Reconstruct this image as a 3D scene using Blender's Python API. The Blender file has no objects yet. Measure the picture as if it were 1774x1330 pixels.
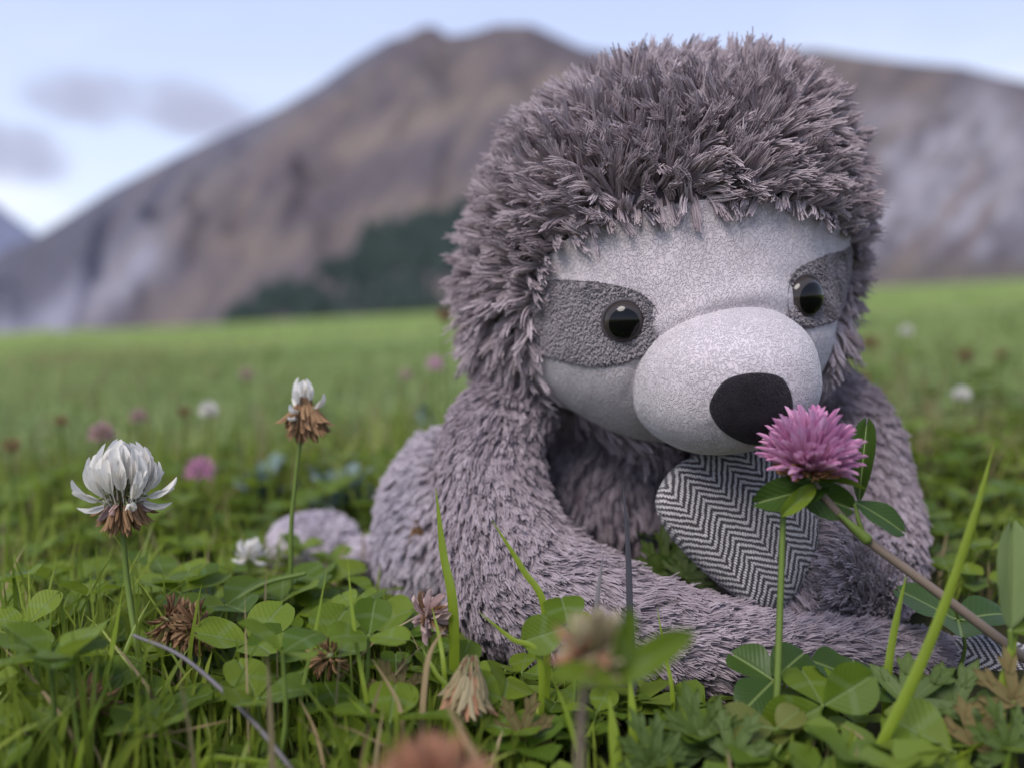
import bpy, math, random
import numpy as np
from mathutils import Matrix, Vector

random.seed(7)
rng = np.random.default_rng(11)
R = math.radians
scene = bpy.context.scene
col = scene.collection
S = 0.01                      # the near scene is worked out in centimetres

# ------------------------------------------------------------------ camera, light, exposure
F = 1536.0                    # focal length in pixels of a 1774 wide picture
PITCH = R(4.91)
O = np.array([0.0, 0.0, 11.4])
FW = np.array([0.0, math.cos(PITCH), -math.sin(PITCH)])
UP = np.array([0.0, math.sin(PITCH), math.cos(PITCH)])
RT = np.array([1.0, 0.0, 0.0])

cd = bpy.data.cameras.new('camera')
cam = bpy.data.objects.new('camera', cd)
col.objects.link(cam)
cam.location = O * S
cam.rotation_euler = (math.pi / 2 - PITCH, 0, 0)
cd.sensor_width = 36.0
cd.lens = 36.0 * F / 1774.0
cd.clip_start = 0.01
cd.clip_end = 20000
cd.dof.use_dof = True
cd.dof.focus_distance = 0.25
cd.dof.aperture_fstop = 5.4
scene.camera = cam

SUN_EL, SUN_AZ = R(52), R(215)     # azimuth measured from +Y towards +X: behind the camera, to its left
world = bpy.data.worlds.new('World')
scene.world = world
world.use_nodes = True

sd = bpy.data.lights.new('sun', 'SUN')
sun = bpy.data.objects.new('sun', sd)
col.objects.link(sun)
sd.energy = 1.5
sd.angle = R(32)
sd.color = (1.0, 0.93, 0.88)
sdir = Vector((math.sin(SUN_AZ) * math.cos(SUN_EL), math.cos(SUN_AZ) * math.cos(SUN_EL), math.sin(SUN_EL)))
sun.rotation_euler = sdir.to_track_quat('Z', 'Y').to_euler()
sun.location = (-1, -1, 3)

scene.view_settings.view_transform = 'Standard'
scene.view_settings.look = 'None'
scene.view_settings.exposure = 1.25
scene.view_settings.gamma = 1.0
scene.view_settings.use_curve_mapping = False
scene.render.engine = 'CYCLES'
scene.cycles.use_denoising = True
scene.cycles.max_bounces = 8
scene.cycles.diffuse_bounces = 4
scene.cycles.transparent_max_bounces = 8
try:
    scene.cycles_curves.shape = 'RIBBONS'
    scene.cycles_curves.subdivisions = 2
except Exception:
    pass

# ------------------------------------------------------------------ helpers: space
def P(px, py, d):
    return O + d * FW + (px - 887.0) / F * d * RT - (py - 665.0) / F * d * UP

def PIX(p):
    q = np.asarray(p, float) - O
    d = q @ FW
    return 887.0 + F * (q @ RT) / d, 665.0 - F * (q @ UP) / d, d

def hash2(i, j, seed=0):
    h = (i.astype(np.int64) * 374761393 + j.astype(np.int64) * 668265263 + seed * 974711) & 0x7fffffff
    h = ((h ^ (h >> 13)) * 1274126177) & 0x7fffffff
    return ((h ^ (h >> 16)) & 0xffff) / 65535.0

def vnoise(x, y, seed=0):
    x = np.asarray(x, float); y = np.asarray(y, float)
    i = np.floor(x); j = np.floor(y)
    u = x - i; v = y - j
    u = u * u * (3 - 2 * u); v = v * v * (3 - 2 * v)
    i = i.astype(np.int64); j = j.astype(np.int64)
    a = hash2(i, j, seed); b = hash2(i + 1, j, seed); c = hash2(i, j + 1, seed); e = hash2(i + 1, j + 1, seed)
    return (a * (1 - u) + b * u) * (1 - v) + (c * (1 - u) + e * u) * v

def fbm(x, y, octv=4, seed=0):
    s = 0.0; a = 0.5
    for k in range(octv):
        s = s + a * vnoise(np.asarray(x) * 2 ** k, np.asarray(y) * 2 ** k, seed + k)
        a *= 0.5
    return s

TILT = 0.056
def G(x, y):
    """height of the meadow (cm) at x, y (cm)"""
    x = np.asarray(x, float); y = np.asarray(y, float)
    r = np.hypot(x, y)
    t = TILT * x * np.minimum(1.0, 30000.0 / np.maximum(r, 1))
    b = (fbm(x / 9.0, y / 9.0, 3, 5) - 0.45) * 1.1 * np.clip(r / 20.0, 0, 1)
    b = b + (fbm(x / 300.0, y / 300.0, 3, 9) - 0.45) * np.clip((r - 100) / 400.0, 0, 1) * 9
    return t + b

def smooth(a, b, x):
    t = np.clip((np.asarray(x, float) - a) / (b - a), 0, 1)
    return t * t * (3 - 2 * t)

def norm(v):
    v = np.asarray(v, float)
    return v / np.maximum(np.linalg.norm(v, axis=-1, keepdims=True), 1e-9)

def spline(pts, n):
    """Catmull-Rom through pts (k, m) resampled at n points"""
    p = np.asarray(pts, float)
    k = len(p)
    if k == 2:
        t = np.linspace(0, 1, n)[:, None]
        return p[0] * (1 - t) + p[1] * t
    q = np.vstack([2 * p[0] - p[1], p, 2 * p[-1] - p[-2]])
    t = np.linspace(0, k - 1 - 1e-9, n)
    i = t.astype(int); u = (t - i)[:, None]
    a, b, c, e = q[i], q[i + 1], q[i + 2], q[i + 3]
    return 0.5 * (2 * b + (c - a) * u + (2 * a - 5 * b + 4 * c - e) * u ** 2 + (3 * b - a - 3 * c + e) * u ** 3)

def spline_closed(pts, n):
    p = np.asarray(pts, float); k = len(p)
    t = np.linspace(0, k, n, endpoint=False)
    i = t.astype(int); u = (t - i)[:, None]
    a, b, c, e = p[(i - 1) % k], p[i % k], p[(i + 1) % k], p[(i + 2) % k]
    return 0.5 * (2 * b + (c - a) * u + (2 * a - 5 * b + 4 * c - e) * u ** 2 + (3 * b - a - 3 * c + e) * u ** 3)

# ------------------------------------------------------------------ helpers: objects
def tag(o, label=None, cat=None, group=None, kind=None):
    if label: o['label'] = label
    if cat: o['category'] = cat
    if group: o['group'] = group
    if kind: o['kind'] = kind
    return o

def empty(name, loc, label=None, cat=None, group=None):
    o = bpy.data.objects.new(name, None)
    o.empty_display_size = 0.01
    col.objects.link(o)
    o.location = np.asarray(loc) * S
    return tag(o, label, cat, group)

def link(name, data, parent=None, mat=None):
    o = bpy.data.objects.new(name, data)
    col.objects.link(o)
    if parent is not None: o.parent = parent
    if mat is not None:
        data.materials.clear()
        for m in (mat if isinstance(mat, (list, tuple)) else [mat]): data.materials.append(m)
    return o

def mk(name, v, f, scale=S, uv=None, smooth_=True, mi=None, attr=None):
    """mesh from vertices and a uniform face array (tris or quads) or a list of faces"""
    me = bpy.data.meshes.new(name)
    v = np.asarray(v, np.float64) * scale
    if isinstance(f, np.ndarray) and f.ndim == 2:
        n, k = f.shape
        me.vertices.add(len(v)); me.vertices.foreach_set('co', v.astype(np.float32).ravel())
        me.loops.add(n * k); me.loops.foreach_set('vertex_index', f.astype(np.int32).ravel())
        me.polygons.add(n); me.polygons.foreach_set('loop_start', (np.arange(n) * k).astype(np.int32))
    else:
        me.from_pydata([tuple(x) for x in v], [], [tuple(int(i) for i in x) for x in f])
    if mi is not None:
        me.polygons.foreach_set('material_index', np.asarray(mi, np.int32))
    me.update(calc_edges=True)
    me.polygons.foreach_set('use_smooth', np.full(len(me.polygons), smooth_, bool))
    if uv is not None:
        ul = me.uv_layers.new(name='UVMap')
        li = np.empty(len(me.loops), np.int32); me.loops.foreach_get('vertex_index', li)
        ul.data.foreach_set('uv', np.asarray(uv, np.float32)[li].ravel())
    if attr:
        for an, av in attr.items():
            av = np.asarray(av, np.float32)
            if av.ndim == 1:
                a = me.attributes.new(an, 'FLOAT', 'POINT'); a.data.foreach_set('value', av)
            else:
                a = me.attributes.new(an, 'FLOAT_COLOR', 'POINT')
                a.data.foreach_set('color', np.c_[av, np.ones(len(av))].astype(np.float32).ravel())
    me.validate()
    return me

class Shape:
    """collects pieces into one mesh"""
    def __init__(s): s.v = []; s.f = []; s.m = []; s.uv = []; s.n = 0
    def add(s, v, f, m=0, uv=None):
        v = np.asarray(v, float)
        s.v.append(v); s.uv.append(np.zeros((len(v), 2)) if uv is None else np.asarray(uv))
        for x in f: s.f.append([int(i) + s.n for i in x]); s.m.append(m)
        s.n += len(v)
    def mesh(s, name, scale=S): return mk(name, np.vstack(s.v), s.f, scale, np.vstack(s.uv), True, s.m)

def grid_faces(nr, nc, closed=False):
    i, j = np.meshgrid(np.arange(nr - 1), np.arange(nc if closed else nc - 1), indexing='ij')
    j2 = (j + 1) % nc
    return np.stack([i * nc + j, i * nc + j2, (i + 1) * nc + j2, (i + 1) * nc + j], -1).reshape(-1, 4)

def frames(path):
    t = norm(np.gradient(path, axis=0))
    ref = np.array([0.13, 0.2, 1.0])
    if abs(t[:, 2]).mean() > 0.85: ref = np.array([1.0, 0.2, 0.1])
    n = norm(np.cross(np.broadcast_to(ref, t.shape), t))
    b = np.cross(t, n)
    return t, n, b

def tube(path, rad, seg=8, caps=True, squash=1.0):
    """swept tube with rounded ends; returns v, quads, uv"""
    path = np.asarray(path, float); rad = np.asarray(rad, float)
    if rad.ndim == 0: rad = np.full(len(path), float(rad))
    if caps:
        t0 = norm(path[0] - path[1]); t1 = norm(path[-1] - path[-2])
        a = np.array([1.0, 0.92, 0.7, 0.4, 0.02]); h = np.sqrt(1 - a ** 2)
        path = np.vstack([[path[0] + t0 * rad[0] * x for x in h[:0:-1]], path, [path[-1] + t1 * rad[-1] * x for x in h[1:]]])
        rad = np.r_[rad[0] * a[:0:-1], rad, rad[-1] * a[1:]]
    t, n, b = frames(path)
    an = np.linspace(0, 2 * math.pi, seg, endpoint=False)
    v = path[:, None] + rad[:, None, None] * (np.cos(an)[None, :, None] * n[:, None] + squash * np.sin(an)[None, :, None] * b[:, None])
    nr = len(path)
    uv = np.stack(np.broadcast_arrays(np.arange(seg)[None] / seg, np.arange(nr)[:, None] / nr), -1).reshape(-1, 2)
    return v.reshape(-1, 3), grid_faces(nr, seg, True), uv

def tube_mesh(name, path, rad, seg=8):
    v, f, uv = tube(path, rad, seg)
    return mk(name, v, f, S, uv)

# ------------------------------------------------------------------ helpers: materials
class NT:
    def __init__(s, tree): s.t = tree; s.n = tree.nodes; s.l = tree.links
    def node(s, typ, **kw):
        n = s.n.new(typ)
        for k, v in kw.items(): setattr(n, k, v)
        return n
    def put(s, sock, v):
        if hasattr(v, 'is_linked') or isinstance(v, bpy.types.NodeSocket): s.l.new(v, sock)
        elif v is not None:
            if isinstance(v, (tuple, list)) and len(v) == 3 and sock.type == 'RGBA': v = (*v, 1)
            sock.default_value = v
    def math(s, op, a, b=None, c=None, clamp=False):
        n = s.node('ShaderNodeMath', operation=op); n.use_clamp = clamp
        s.put(n.inputs[0], a)
        if b is not None: s.put(n.inputs[1], b)
        if c is not None: s.put(n.inputs[2], c)
        return n.outputs[0]
    def vmath(s, op, a, b=None, out=0):
        n = s.node('ShaderNodeVectorMath', operation=op)
        s.put(n.inputs[0], a)
        if b is not None: s.put(n.inputs[1], b)
        return n.outputs[out]
    def mix(s, fac, a, b, mode='MIX'):
        n = s.node('ShaderNodeMix', data_type='RGBA', blend_type=mode)
        s.put(n.inputs[0], fac); s.put(n.inputs[6], a); s.put(n.inputs[7], b)
        return n.outputs[2]
    def noise(s, vec=None, scale=5.0, detail=3.0, rough=0.5, dist=0.0, out=0):
        n = s.node('ShaderNodeTexNoise')
        if vec is not None: s.l.new(vec, n.inputs['Vector'])
        n.inputs['Scale'].default_value = scale; n.inputs['Detail'].default_value = detail
        n.inputs['Roughness'].default_value = rough; n.inputs['Distortion'].default_value = dist
        return n.outputs[out]
    def mapr(s, v, a, b, c=0.0, d=1.0):
        n = s.node('ShaderNodeMapRange'); n.interpolation_type = 'SMOOTHSTEP'
        s.put(n.inputs[0], v)
        for k, x in enumerate((a, b, c, d)): n.inputs[k + 1].default_value = x
        return n.outputs[0]
    def coord(s, which='Object'): return s.node('ShaderNodeTexCoord').outputs[which]
    def attr(s, name, out='Fac'):
        n = s.node('ShaderNodeAttribute'); n.attribute_name = name
        return n.outputs[out]
    def bump(s, h, strength=0.5, dist=0.001):
        n = s.node('ShaderNodeBump'); n.inputs['Strength'].default_value = strength; n.inputs['Distance'].default_value = dist
        s.l.new(h, n.inputs['Height'])
        return n.outputs[0]

def mat(name):
    m = bpy.data.materials.new(name); m.use_nodes = True
    m.node_tree.nodes.clear()
    t = NT(m.node_tree)
    out = t.node('ShaderNodeOutputMaterial')
    return m, t, out

def bsdf(t, base, rough=0.6, spec=0.3, normal=None, sheen=0.0, coat=0.0, sub=0.0):
    p = t.node('ShaderNodeBsdfPrincipled')
    t.put(p.inputs['Base Color'], base); t.put(p.inputs['Roughness'], rough)
    p.inputs['Specular IOR Level'].default_value = spec
    p.inputs['Sheen Weight'].default_value = sheen
    p.inputs['Coat Weight'].default_value = coat
    if normal is not None: t.l.new(normal, p.inputs['Normal'])
    return p.outputs[0]

def simple(name, base, rough=0.6, spec=0.3, coat=0.0, var=0.15, scale=300.0):
    m, t, out = mat(name)
    n = t.noise(t.coord(), scale, 3)
    c = t.mix(n, tuple(x * (1 - var) for x in base), tuple(x * (1 + var) for x in base))
    t.l.new(bsdf(t, c, rough, spec, None, 0, coat), out.inputs[0])
    return m

def leafy(name, dark, light, trans=0.3, rough=0.45, spec=0.35, veins=True, blotch=None, chevron=False, midrib=(0.16, 0.22, 0.07), use_attr=False):
    """a leaf: tone differs leaf by leaf, midrib and side veins from the leaf's own UV, light passes through"""
    m, t, out = mat(name)
    rnd = t.node('ShaderNodeObjectInfo').outputs['Random']
    if use_attr: rnd = t.attr('tone')
    c = t.mix(rnd, dark, light)
    crd = t.coord('Object')
    n = t.noise(crd, 120.0, 4)
    c = t.mix(t.math('MULTIPLY', n, 0.5), c, tuple(x * 0.55 for x in dark))
    nrm = None
    if veins:
        uv = t.node('ShaderNodeUVMap'); uv.uv_map = 'UVMap'
        sx = t.node('ShaderNodeSeparateXYZ'); t.l.new(uv.outputs[0], sx.inputs[0])
        ax = t.math('ABSOLUTE', t.math('SUBTRACT', sx.outputs[0], 0.5))
        v = t.math('SUBTRACT', sx.outputs[1], t.math('MULTIPLY', ax, 0.75))
        w = t.math('SINE', t.math('MULTIPLY', v, 58.0))
        vein = t.mapr(w, 0.75, 1.0)
        rib = t.mapr(ax, 0.012, 0.045, 1.0, 0.0)
        c = t.mix(t.math('MULTIPLY', vein, 0.07), c, midrib)
        c = t.mix(t.math('MULTIPLY', rib, 0.75), c, midrib)
        if chevron:
            ch = t.math('ABSOLUTE', t.math('SUBTRACT', t.math('SUBTRACT', sx.outputs[1], 0.55), t.math('MULTIPLY', ax, -0.45)))
            c = t.mix(t.math('MULTIPLY', t.mapr(ch, 0.03, 0.1, 1.0, 0.0), 0.18), c, (0.22, 0.30, 0.16))
        nrm = t.bump(t.math('ADD', t.math('MULTIPLY', w, 0.12), t.math('ADD', t.math('MULTIPLY', rib, -1.2), n)), 0.4, 0.0005)
    if blotch:
        b = t.mapr(t.noise(crd, 70.0, 4, 0.6), 0.5, 0.66)
        c = t.mix(b, c, blotch)
    p = bsdf(t, c, rough, spec, nrm)
    tr = t.node('ShaderNodeBsdfTranslucent')
    t.l.new(t.mix(0.5, c, tuple(min(1, x * 1.6) for x in light)), tr.inputs[0])
    mx = t.node('ShaderNodeMixShader'); mx.inputs[0].default_value = trans
    t.l.new(p, mx.inputs[1]); t.l.new(tr.outputs[0], mx.inputs[2])
    t.l.new(mx.outputs[0], out.inputs[0])
    return m

def fur_mat(name, a, b, rough=0.75):
    m, t, out = mat(name)
    c = t.mix(t.attr('tone'), a, b)
    p = bsdf(t, c, rough, 0.12, None, 0.25)
    t.l.new(p, out.inputs[0])
    return m

def plush_mat(name, a, b, scale=1250.0, bumpd=0.0006, sheen=0.4):
    """short pile: a fine winding nap, brushed lighter and darker in places"""
    m, t, out = mat(name)
    crd = t.coord('Object')
    nv = t.noise(crd, 260.0, 2, 0.5, 0, 1)
    off = t.vmath('SCALE', t.vmath('SUBTRACT', nv, (0.5, 0.5, 0.5)))
    off.node.inputs['Scale'].default_value = 0.0030
    st = t.node('ShaderNodeVectorMath', operation='MULTIPLY'); t.l.new(t.vmath('ADD', crd, off), st.inputs[0]); st.inputs[1].default_value = (1.0, 1.0, 0.55)
    fine = t.noise(st.outputs[0], scale, 1.5, 0.5)
    worm = t.mapr(t.math('ABSOLUTE', t.math('SUBTRACT', fine, 0.5)), 0.0, 0.07)
    soft = t.noise(crd, 95.0, 3)
    c = t.mix(t.mapr(soft, 0.3, 0.7), a, b)
    c = t.mix(t.math('MULTIPLY', t.math('SUBTRACT', 1.0, worm), 0.12), c, tuple(x * 0.5 for x in a))
    h = t.math('ADD', t.math('MULTIPLY', worm, 0.8), t.math('MULTIPLY', soft, 1.2))
    t.l.new(bsdf(t, c, 0.9, 0.08, t.bump(h, 0.75, bumpd), sheen), out.inputs[0])
    return m

M = {}
M['fur'] = fur_mat('long_fur', (0.225, 0.172, 0.192), (0.53, 0.45, 0.475))
M['fur_body'] = fur_mat('body_fur', (0.19, 0.15, 0.17), (0.39, 0.33, 0.36))
M['fur_pale'] = fur_mat('pale_body_fur', (0.46, 0.41, 0.455), (0.58, 0.52, 0.57))  # paler copy of body fur, with the foot's sky light in its colour
M['pile'] = fur_mat('pale_pile', (0.485, 0.432, 0.455), (0.55, 0.492, 0.515), 0.9)
M['pile_dark'] = fur_mat('grey_pile', (0.215, 0.19, 0.204), (0.33, 0.296, 0.315), 0.9)
M['pile_black'] = fur_mat('black_pile', (0.008, 0.006, 0.008), (0.022, 0.017, 0.022), 0.9)
M['fur_mid'] = fur_mat('skylit_body_fur', (0.34, 0.295, 0.332), (0.50, 0.45, 0.495))  # body fur lightened to lavender: sky light on the leg, painted in
M['hide'] = simple('fabric_backing', (0.15, 0.12, 0.135), 0.95, 0.05)
M['velvet'] = plush_mat('pale_velvet', (0.485, 0.432, 0.455), (0.55, 0.492, 0.515))
M['velvet_dark'] = plush_mat('grey_velvet', (0.18, 0.16, 0.172), (0.25, 0.223, 0.238))
M['nose'] = plush_mat('black_velvet', (0.012, 0.009, 0.012), (0.022, 0.017, 0.022), sheen=0.12)
M['eye'] = simple('brown_eye_plastic', (0.04, 0.033, 0.031), 0.06, 0.35)
M['pupil'] = simple('black_eye_plastic', (0.003, 0.003, 0.003), 0.06, 0.3)
M['thread'] = simple('dark_thread', (0.085, 0.074, 0.083), 0.9, 0.1)
M['clover'] = leafy('clover_leaf', (0.07, 0.125, 0.009), (0.2, 0.27, 0.026), 0.38, 0.5, 0.2, True, None, True)
M['clover_yellow'] = leafy('yellowing_leaf', (0.11, 0.13, 0.025), (0.16, 0.17, 0.035), 0.3, 0.5, 0.3, True, (0.13, 0.07, 0.02))
M['clover_pale'] = leafy('pale_clover_leaf', (0.2, 0.27, 0.1), (0.26, 0.33, 0.13), 0.3, 0.5, 0.2)
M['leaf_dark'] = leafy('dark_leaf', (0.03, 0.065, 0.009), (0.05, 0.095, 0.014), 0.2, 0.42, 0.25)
M['leaf_lobed'] = leafy('lobed_leaf', (0.06, 0.10, 0.018), (0.10, 0.15, 0.03), 0.25, 0.5, 0.3)
M['leaf_blue'] = leafy('glaucous_leaf', (0.15, 0.215, 0.19), (0.22, 0.29, 0.27), 0.15, 0.6, 0.2, False)
M['leaf_dry'] = leafy('dry_leaf', (0.11, 0.085, 0.035), (0.22, 0.17, 0.07), 0.2, 0.7, 0.15, True, (0.06, 0.03, 0.015))
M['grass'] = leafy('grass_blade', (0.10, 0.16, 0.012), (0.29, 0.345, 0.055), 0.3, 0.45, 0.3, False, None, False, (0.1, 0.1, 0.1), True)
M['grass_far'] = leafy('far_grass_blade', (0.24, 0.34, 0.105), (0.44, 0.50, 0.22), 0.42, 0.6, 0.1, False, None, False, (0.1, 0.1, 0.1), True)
M['grass_one'] = leafy('grass_blade_large', (0.15, 0.22, 0.012), (0.24, 0.32, 0.03), 0.3, 0.4, 0.35, False)
M['grass_dry'] = leafy('dry_grass', (0.2, 0.15, 0.075), (0.36, 0.29, 0.16), 0.2, 0.7, 0.2, False, None, False, (0.1, 0.1, 0.1), True)
M['straw'] = leafy('straw', (0.25, 0.18, 0.09), (0.34, 0.27, 0.15), 0.15, 0.7, 0.2, False)
M['grey_stalk'] = leafy('grey_stalk', (0.13, 0.12, 0.13), (0.17, 0.155, 0.16), 0.05, 0.6, 0.2, False)
M['dark_stalk'] = leafy('dark_stalk', (0.05, 0.05, 0.06), (0.07, 0.068, 0.078), 0.02, 0.5, 0.2, False)
M['stem'] = simple('green_stem', (0.11, 0.16, 0.03), 0.5, 0.3)
M['stem_brown'] = simple('brown_stem', (0.17, 0.13, 0.1), 0.6, 0.25)
M['petal_white'] = leafy('white_petal', (0.82, 0.78, 0.70), (0.9, 0.88, 0.83), 0.35, 0.55, 0.2, False)
M['petal_brown'] = leafy('withered_petal', (0.2, 0.11, 0.06), (0.38, 0.24, 0.13), 0.2, 0.75, 0.1, False)
M['petal_pink'] = leafy('pink_petal', (0.62, 0.23, 0.43), (0.80, 0.48, 0.66), 0.3, 0.5, 0.2, False)
M['petal_deep'] = leafy('deep_pink_petal', (0.4, 0.06, 0.22), (0.5, 0.1, 0.3), 0.3, 0.5, 0.2, False)
M['petal_blush'] = leafy('blush_petal', (0.5, 0.34, 0.32), (0.6, 0.46, 0.42), 0.3, 0.6, 0.2, False)
M['petal_beige'] = leafy('beige_petal', (0.33, 0.27, 0.15), (0.5, 0.44, 0.28), 0.3, 0.7, 0.1, False)
M['petal_russet'] = leafy('russet_petal', (0.40, 0.19, 0.11), (0.55, 0.31, 0.2), 0.3, 0.7, 0.1, False)
M['calyx'] = simple('green_calyx', (0.2, 0.22, 0.1), 0.6, 0.2)
M['calyx_red'] = simple('red_calyx', (0.2, 0.06, 0.045), 0.6, 0.2)
M['calyx_tan'] = simple('tan_calyx', (0.3, 0.16, 0.075), 0.6, 0.2)

def herringbone():
    m, t, out = mat('herringbone_tweed')
    uv = t.node('ShaderNodeUVMap'); uv.uv_map = 'UVMap'          # UV in centimetres
    wob = t.noise(uv.outputs[0], 4.0, 2, 0.5, 0, 1)
    wv = t.vmath('SCALE', t.vmath('SUBTRACT', wob, (0.5, 0.5, 0.5))); wv.node.inputs['Scale'].default_value = 0.11
    uvw = t.vmath('ADD', uv.outputs[0], wv)
    sx = t.node('ShaderNodeSeparateXYZ'); t.l.new(uvw, sx.inputs[0])
    u, v = sx.outputs[0], sx.outputs[1]
    tri = t.math('PINGPONG', u, 0.62)
    s = t.math('ADD', v, t.math('MULTIPLY', tri, 1.0))
    st = t.math('SINE', t.math('MULTIPLY', s, 2 * math.pi / 0.235))
    # the yarns themselves: short slanted strands along each stripe
    q = t.math('SUBTRACT', t.math('MULTIPLY', tri, 1.0), t.math('MULTIPLY', v, 0.35))
    yarn = t.math('SINE', t.math('MULTIPLY', q, 2 * math.pi / 0.075))
    st2 = t.math('ADD', st, t.math('MULTIPLY', yarn, 0.42))
    mask = t.mapr(st2, -0.35, 0.35)
    n = t.noise(uv.outputs[0], 26.0, 3)
    light = t.mix(n, (0.36, 0.33, 0.33), (0.56, 0.525, 0.525))
    darkc = t.mix(n, (0.022, 0.018, 0.023), (0.075, 0.063, 0.073))
    c = t.mix(mask, darkc, light)
    h = t.math('ADD', t.math('MULTIPLY', mask, 0.7), t.math('MULTIPLY', yarn, 0.3))
    t.l.new(bsdf(t, c, 0.95, 0.1, t.bump(h, 0.9, 0.0006), 0.25), out.inputs[0])
    return m
M['tweed'] = herringbone()

# ------------------------------------------------------------------ sky
def build_sky():
    t = NT(world.node_tree)
    t.n.clear()
    out = t.node('ShaderNodeOutputWorld')
    bg = t.node('ShaderNodeBackground'); bg.inputs[1].default_value = 0.1
    sky = t.node('ShaderNodeTexSky', sky_type='NISHITA')
    sky.sun_disc = False
    sky.sun_elevation = SUN_EL; sky.sun_rotation = SUN_AZ
    d = t.vmath('NORMALIZE', t.coord('Generated'))
    sx = t.node('ShaderNodeSeparateXYZ'); t.l.new(d, sx.inputs[0])
    z = sx.outputs[2]
    # thin veil of high cloud all over, brighter towards the horizon
    veil = t.mix(t.mapr(z, 0.0, 0.45), (3.6, 4.0, 5.1), (2.35, 2.75, 4.15))
    c = t.mix(0.88, sky.outputs[0], veil)
    # a few clouds: bright low bank, darker wisps on it
    w = t.node('ShaderNodeVectorMath', operation='MULTIPLY'); t.l.new(d, w.inputs[0]); w.inputs[1].default_value = (1, 1, 2.6)
    n = t.noise(w.outputs[0], 3.2, 5, 0.55, 0.4)
    bank = t.math('MULTIPLY', t.mapr(n, 0.46, 0.66), t.mapr(z, 0.35, 0.08))
    c = t.mix(t.math('MULTIPLY', bank, 0.75), c, (4.26, 4.47, 4.92))
    for (px, py, wx, wy) in ((235, 175, 0.105, 0.030), (20, 270, 0.05, 0.032), (330, 205, 0.07, 0.022), (-260, 220, 0.12, 0.035), (2150, 150, 0.13, 0.03)):
        q = norm(P(px, py, 100.0) - O)
        rr = norm(np.cross(q, [0, 0, 1])); uu = np.cross(rr, q)
        a = t.math('DIVIDE', t.vmath('DOT_PRODUCT', d, tuple(rr), 1), wx)
        b = t.math('DIVIDE', t.vmath('DOT_PRODUCT', d, tuple(uu), 1), wy)
        e = t.math('ADD', t.math('POWER', t.math('ABSOLUTE', a), 2.0), t.math('POWER', t.math('ABSOLUTE', b), 2.0))
        front = t.math('GREATER_THAN', t.vmath('DOT_PRODUCT', d, tuple(q), 1), 0.5)
        e2 = t.math('ADD', e, t.math('MULTIPLY', t.math('SUBTRACT', t.noise(d, 14.0, 4), 0.5), 2.4))
        f = t.math('MULTIPLY', t.mapr(e2, 1.3, -0.1), front)
        c = t.mix(t.math('MULTIPLY', f, 0.95), c, (2.1, 2.25, 3.05))
    t.l.new(c, bg.inputs[0]); t.l.new(bg.outputs[0], out.inputs[0])
build_sky()

# ------------------------------------------------------------------ ground
def build_ground():
    rad = np.r_[0.0, np.geomspace(4, 400, 90), np.geomspace(450, 400000, 70)]
    na = 240
    an = np.linspace(0, 2 * math.pi, na, endpoint=False)
    x = rad[:, None] * np.cos(an); y = rad[:, None] * np.sin(an)
    z = G(x, y) - 0.1
    v = np.stack([x, y, z], -1).reshape(-1, 3)
    me = mk('ground', v, grid_faces(len(rad), na, True))
    m, t, out = mat('meadow_ground')
    crd = t.coord('Object')
    big = t.noise(crd, 0.5, 5, 0.6)
    mid = t.noise(crd, 6.0, 5, 0.6)
    fine = t.noise(crd, 120.0, 4, 0.6)
    c = t.mix(t.mapr(mid, 0.35, 0.65), (0.17, 0.23, 0.04), (0.27, 0.29, 0.1))
    c = t.mix(t.mapr(big, 0.4, 0.7), c, (0.165, 0.23, 0.025))
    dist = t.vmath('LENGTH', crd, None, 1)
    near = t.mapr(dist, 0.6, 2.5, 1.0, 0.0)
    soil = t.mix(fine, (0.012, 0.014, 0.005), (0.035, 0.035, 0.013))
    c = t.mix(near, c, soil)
    t.l.new(bsdf(t, c, 0.9, 0.1, t.bump(fine, 0.6, 0.004)), out.inputs[0])
    o = link('ground', me, None, m)
    tag(o, 'green grassy meadow floor stretching to the foot of the mountain', 'ground', None, 'structure')
build_ground()

# ------------------------------------------------------------------ mountains (metres here: P gives centimetres for centimetres, metres for metres)
OM = O * S
def PM(px, py, d): return OM + np.asarray(d)[..., None] * FW + (np.asarray(px) - 887.0)[..., None] / F * np.asarray(d)[..., None] * RT - (np.asarray(py) - 665.0)[..., None] / F * np.asarray(d)[..., None] * UP

RIDGE = np.array([(-1500, 640), (-900, 600), (-500, 560), (-200, 505), (0, 447), (60, 420), (120, 385), (200, 335), (300, 285), (400, 238), (480, 205), (560, 160),
                  (620, 118), (680, 84), (712, 76), (735, 62), (760, 62), (778, 78), (815, 74), (860, 60), (920, 60), (965, 80), (1005, 98), (1100, 112), (1250, 105), (1400, 100),
                  (1480, 112), (1560, 122), (1640, 128), (1710, 145), (1774, 158), (1900, 200), (2100, 260), (2500, 400), (3200, 520)], float)

def gauss_line(px, py, pts, w):
    """closeness of (px, py) to a polyline, 0..1"""
    best = np.full(np.shape(px), 1e9)
    for (a, b) in zip(pts[:-1], pts[1:]):
        a = np.array(a, float); b = np.array(b, float); ab = b - a
        t = np.clip(((px - a[0]) * ab[0] + (py - a[1]) * ab[1]) / (ab @ ab), 0, 1)
        best = np.minimum(best, np.hypot(px - a[0] - t * ab[0], py - a[1] - t * ab[1]))
    return np.exp(-(best / w) ** 2)

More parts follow.
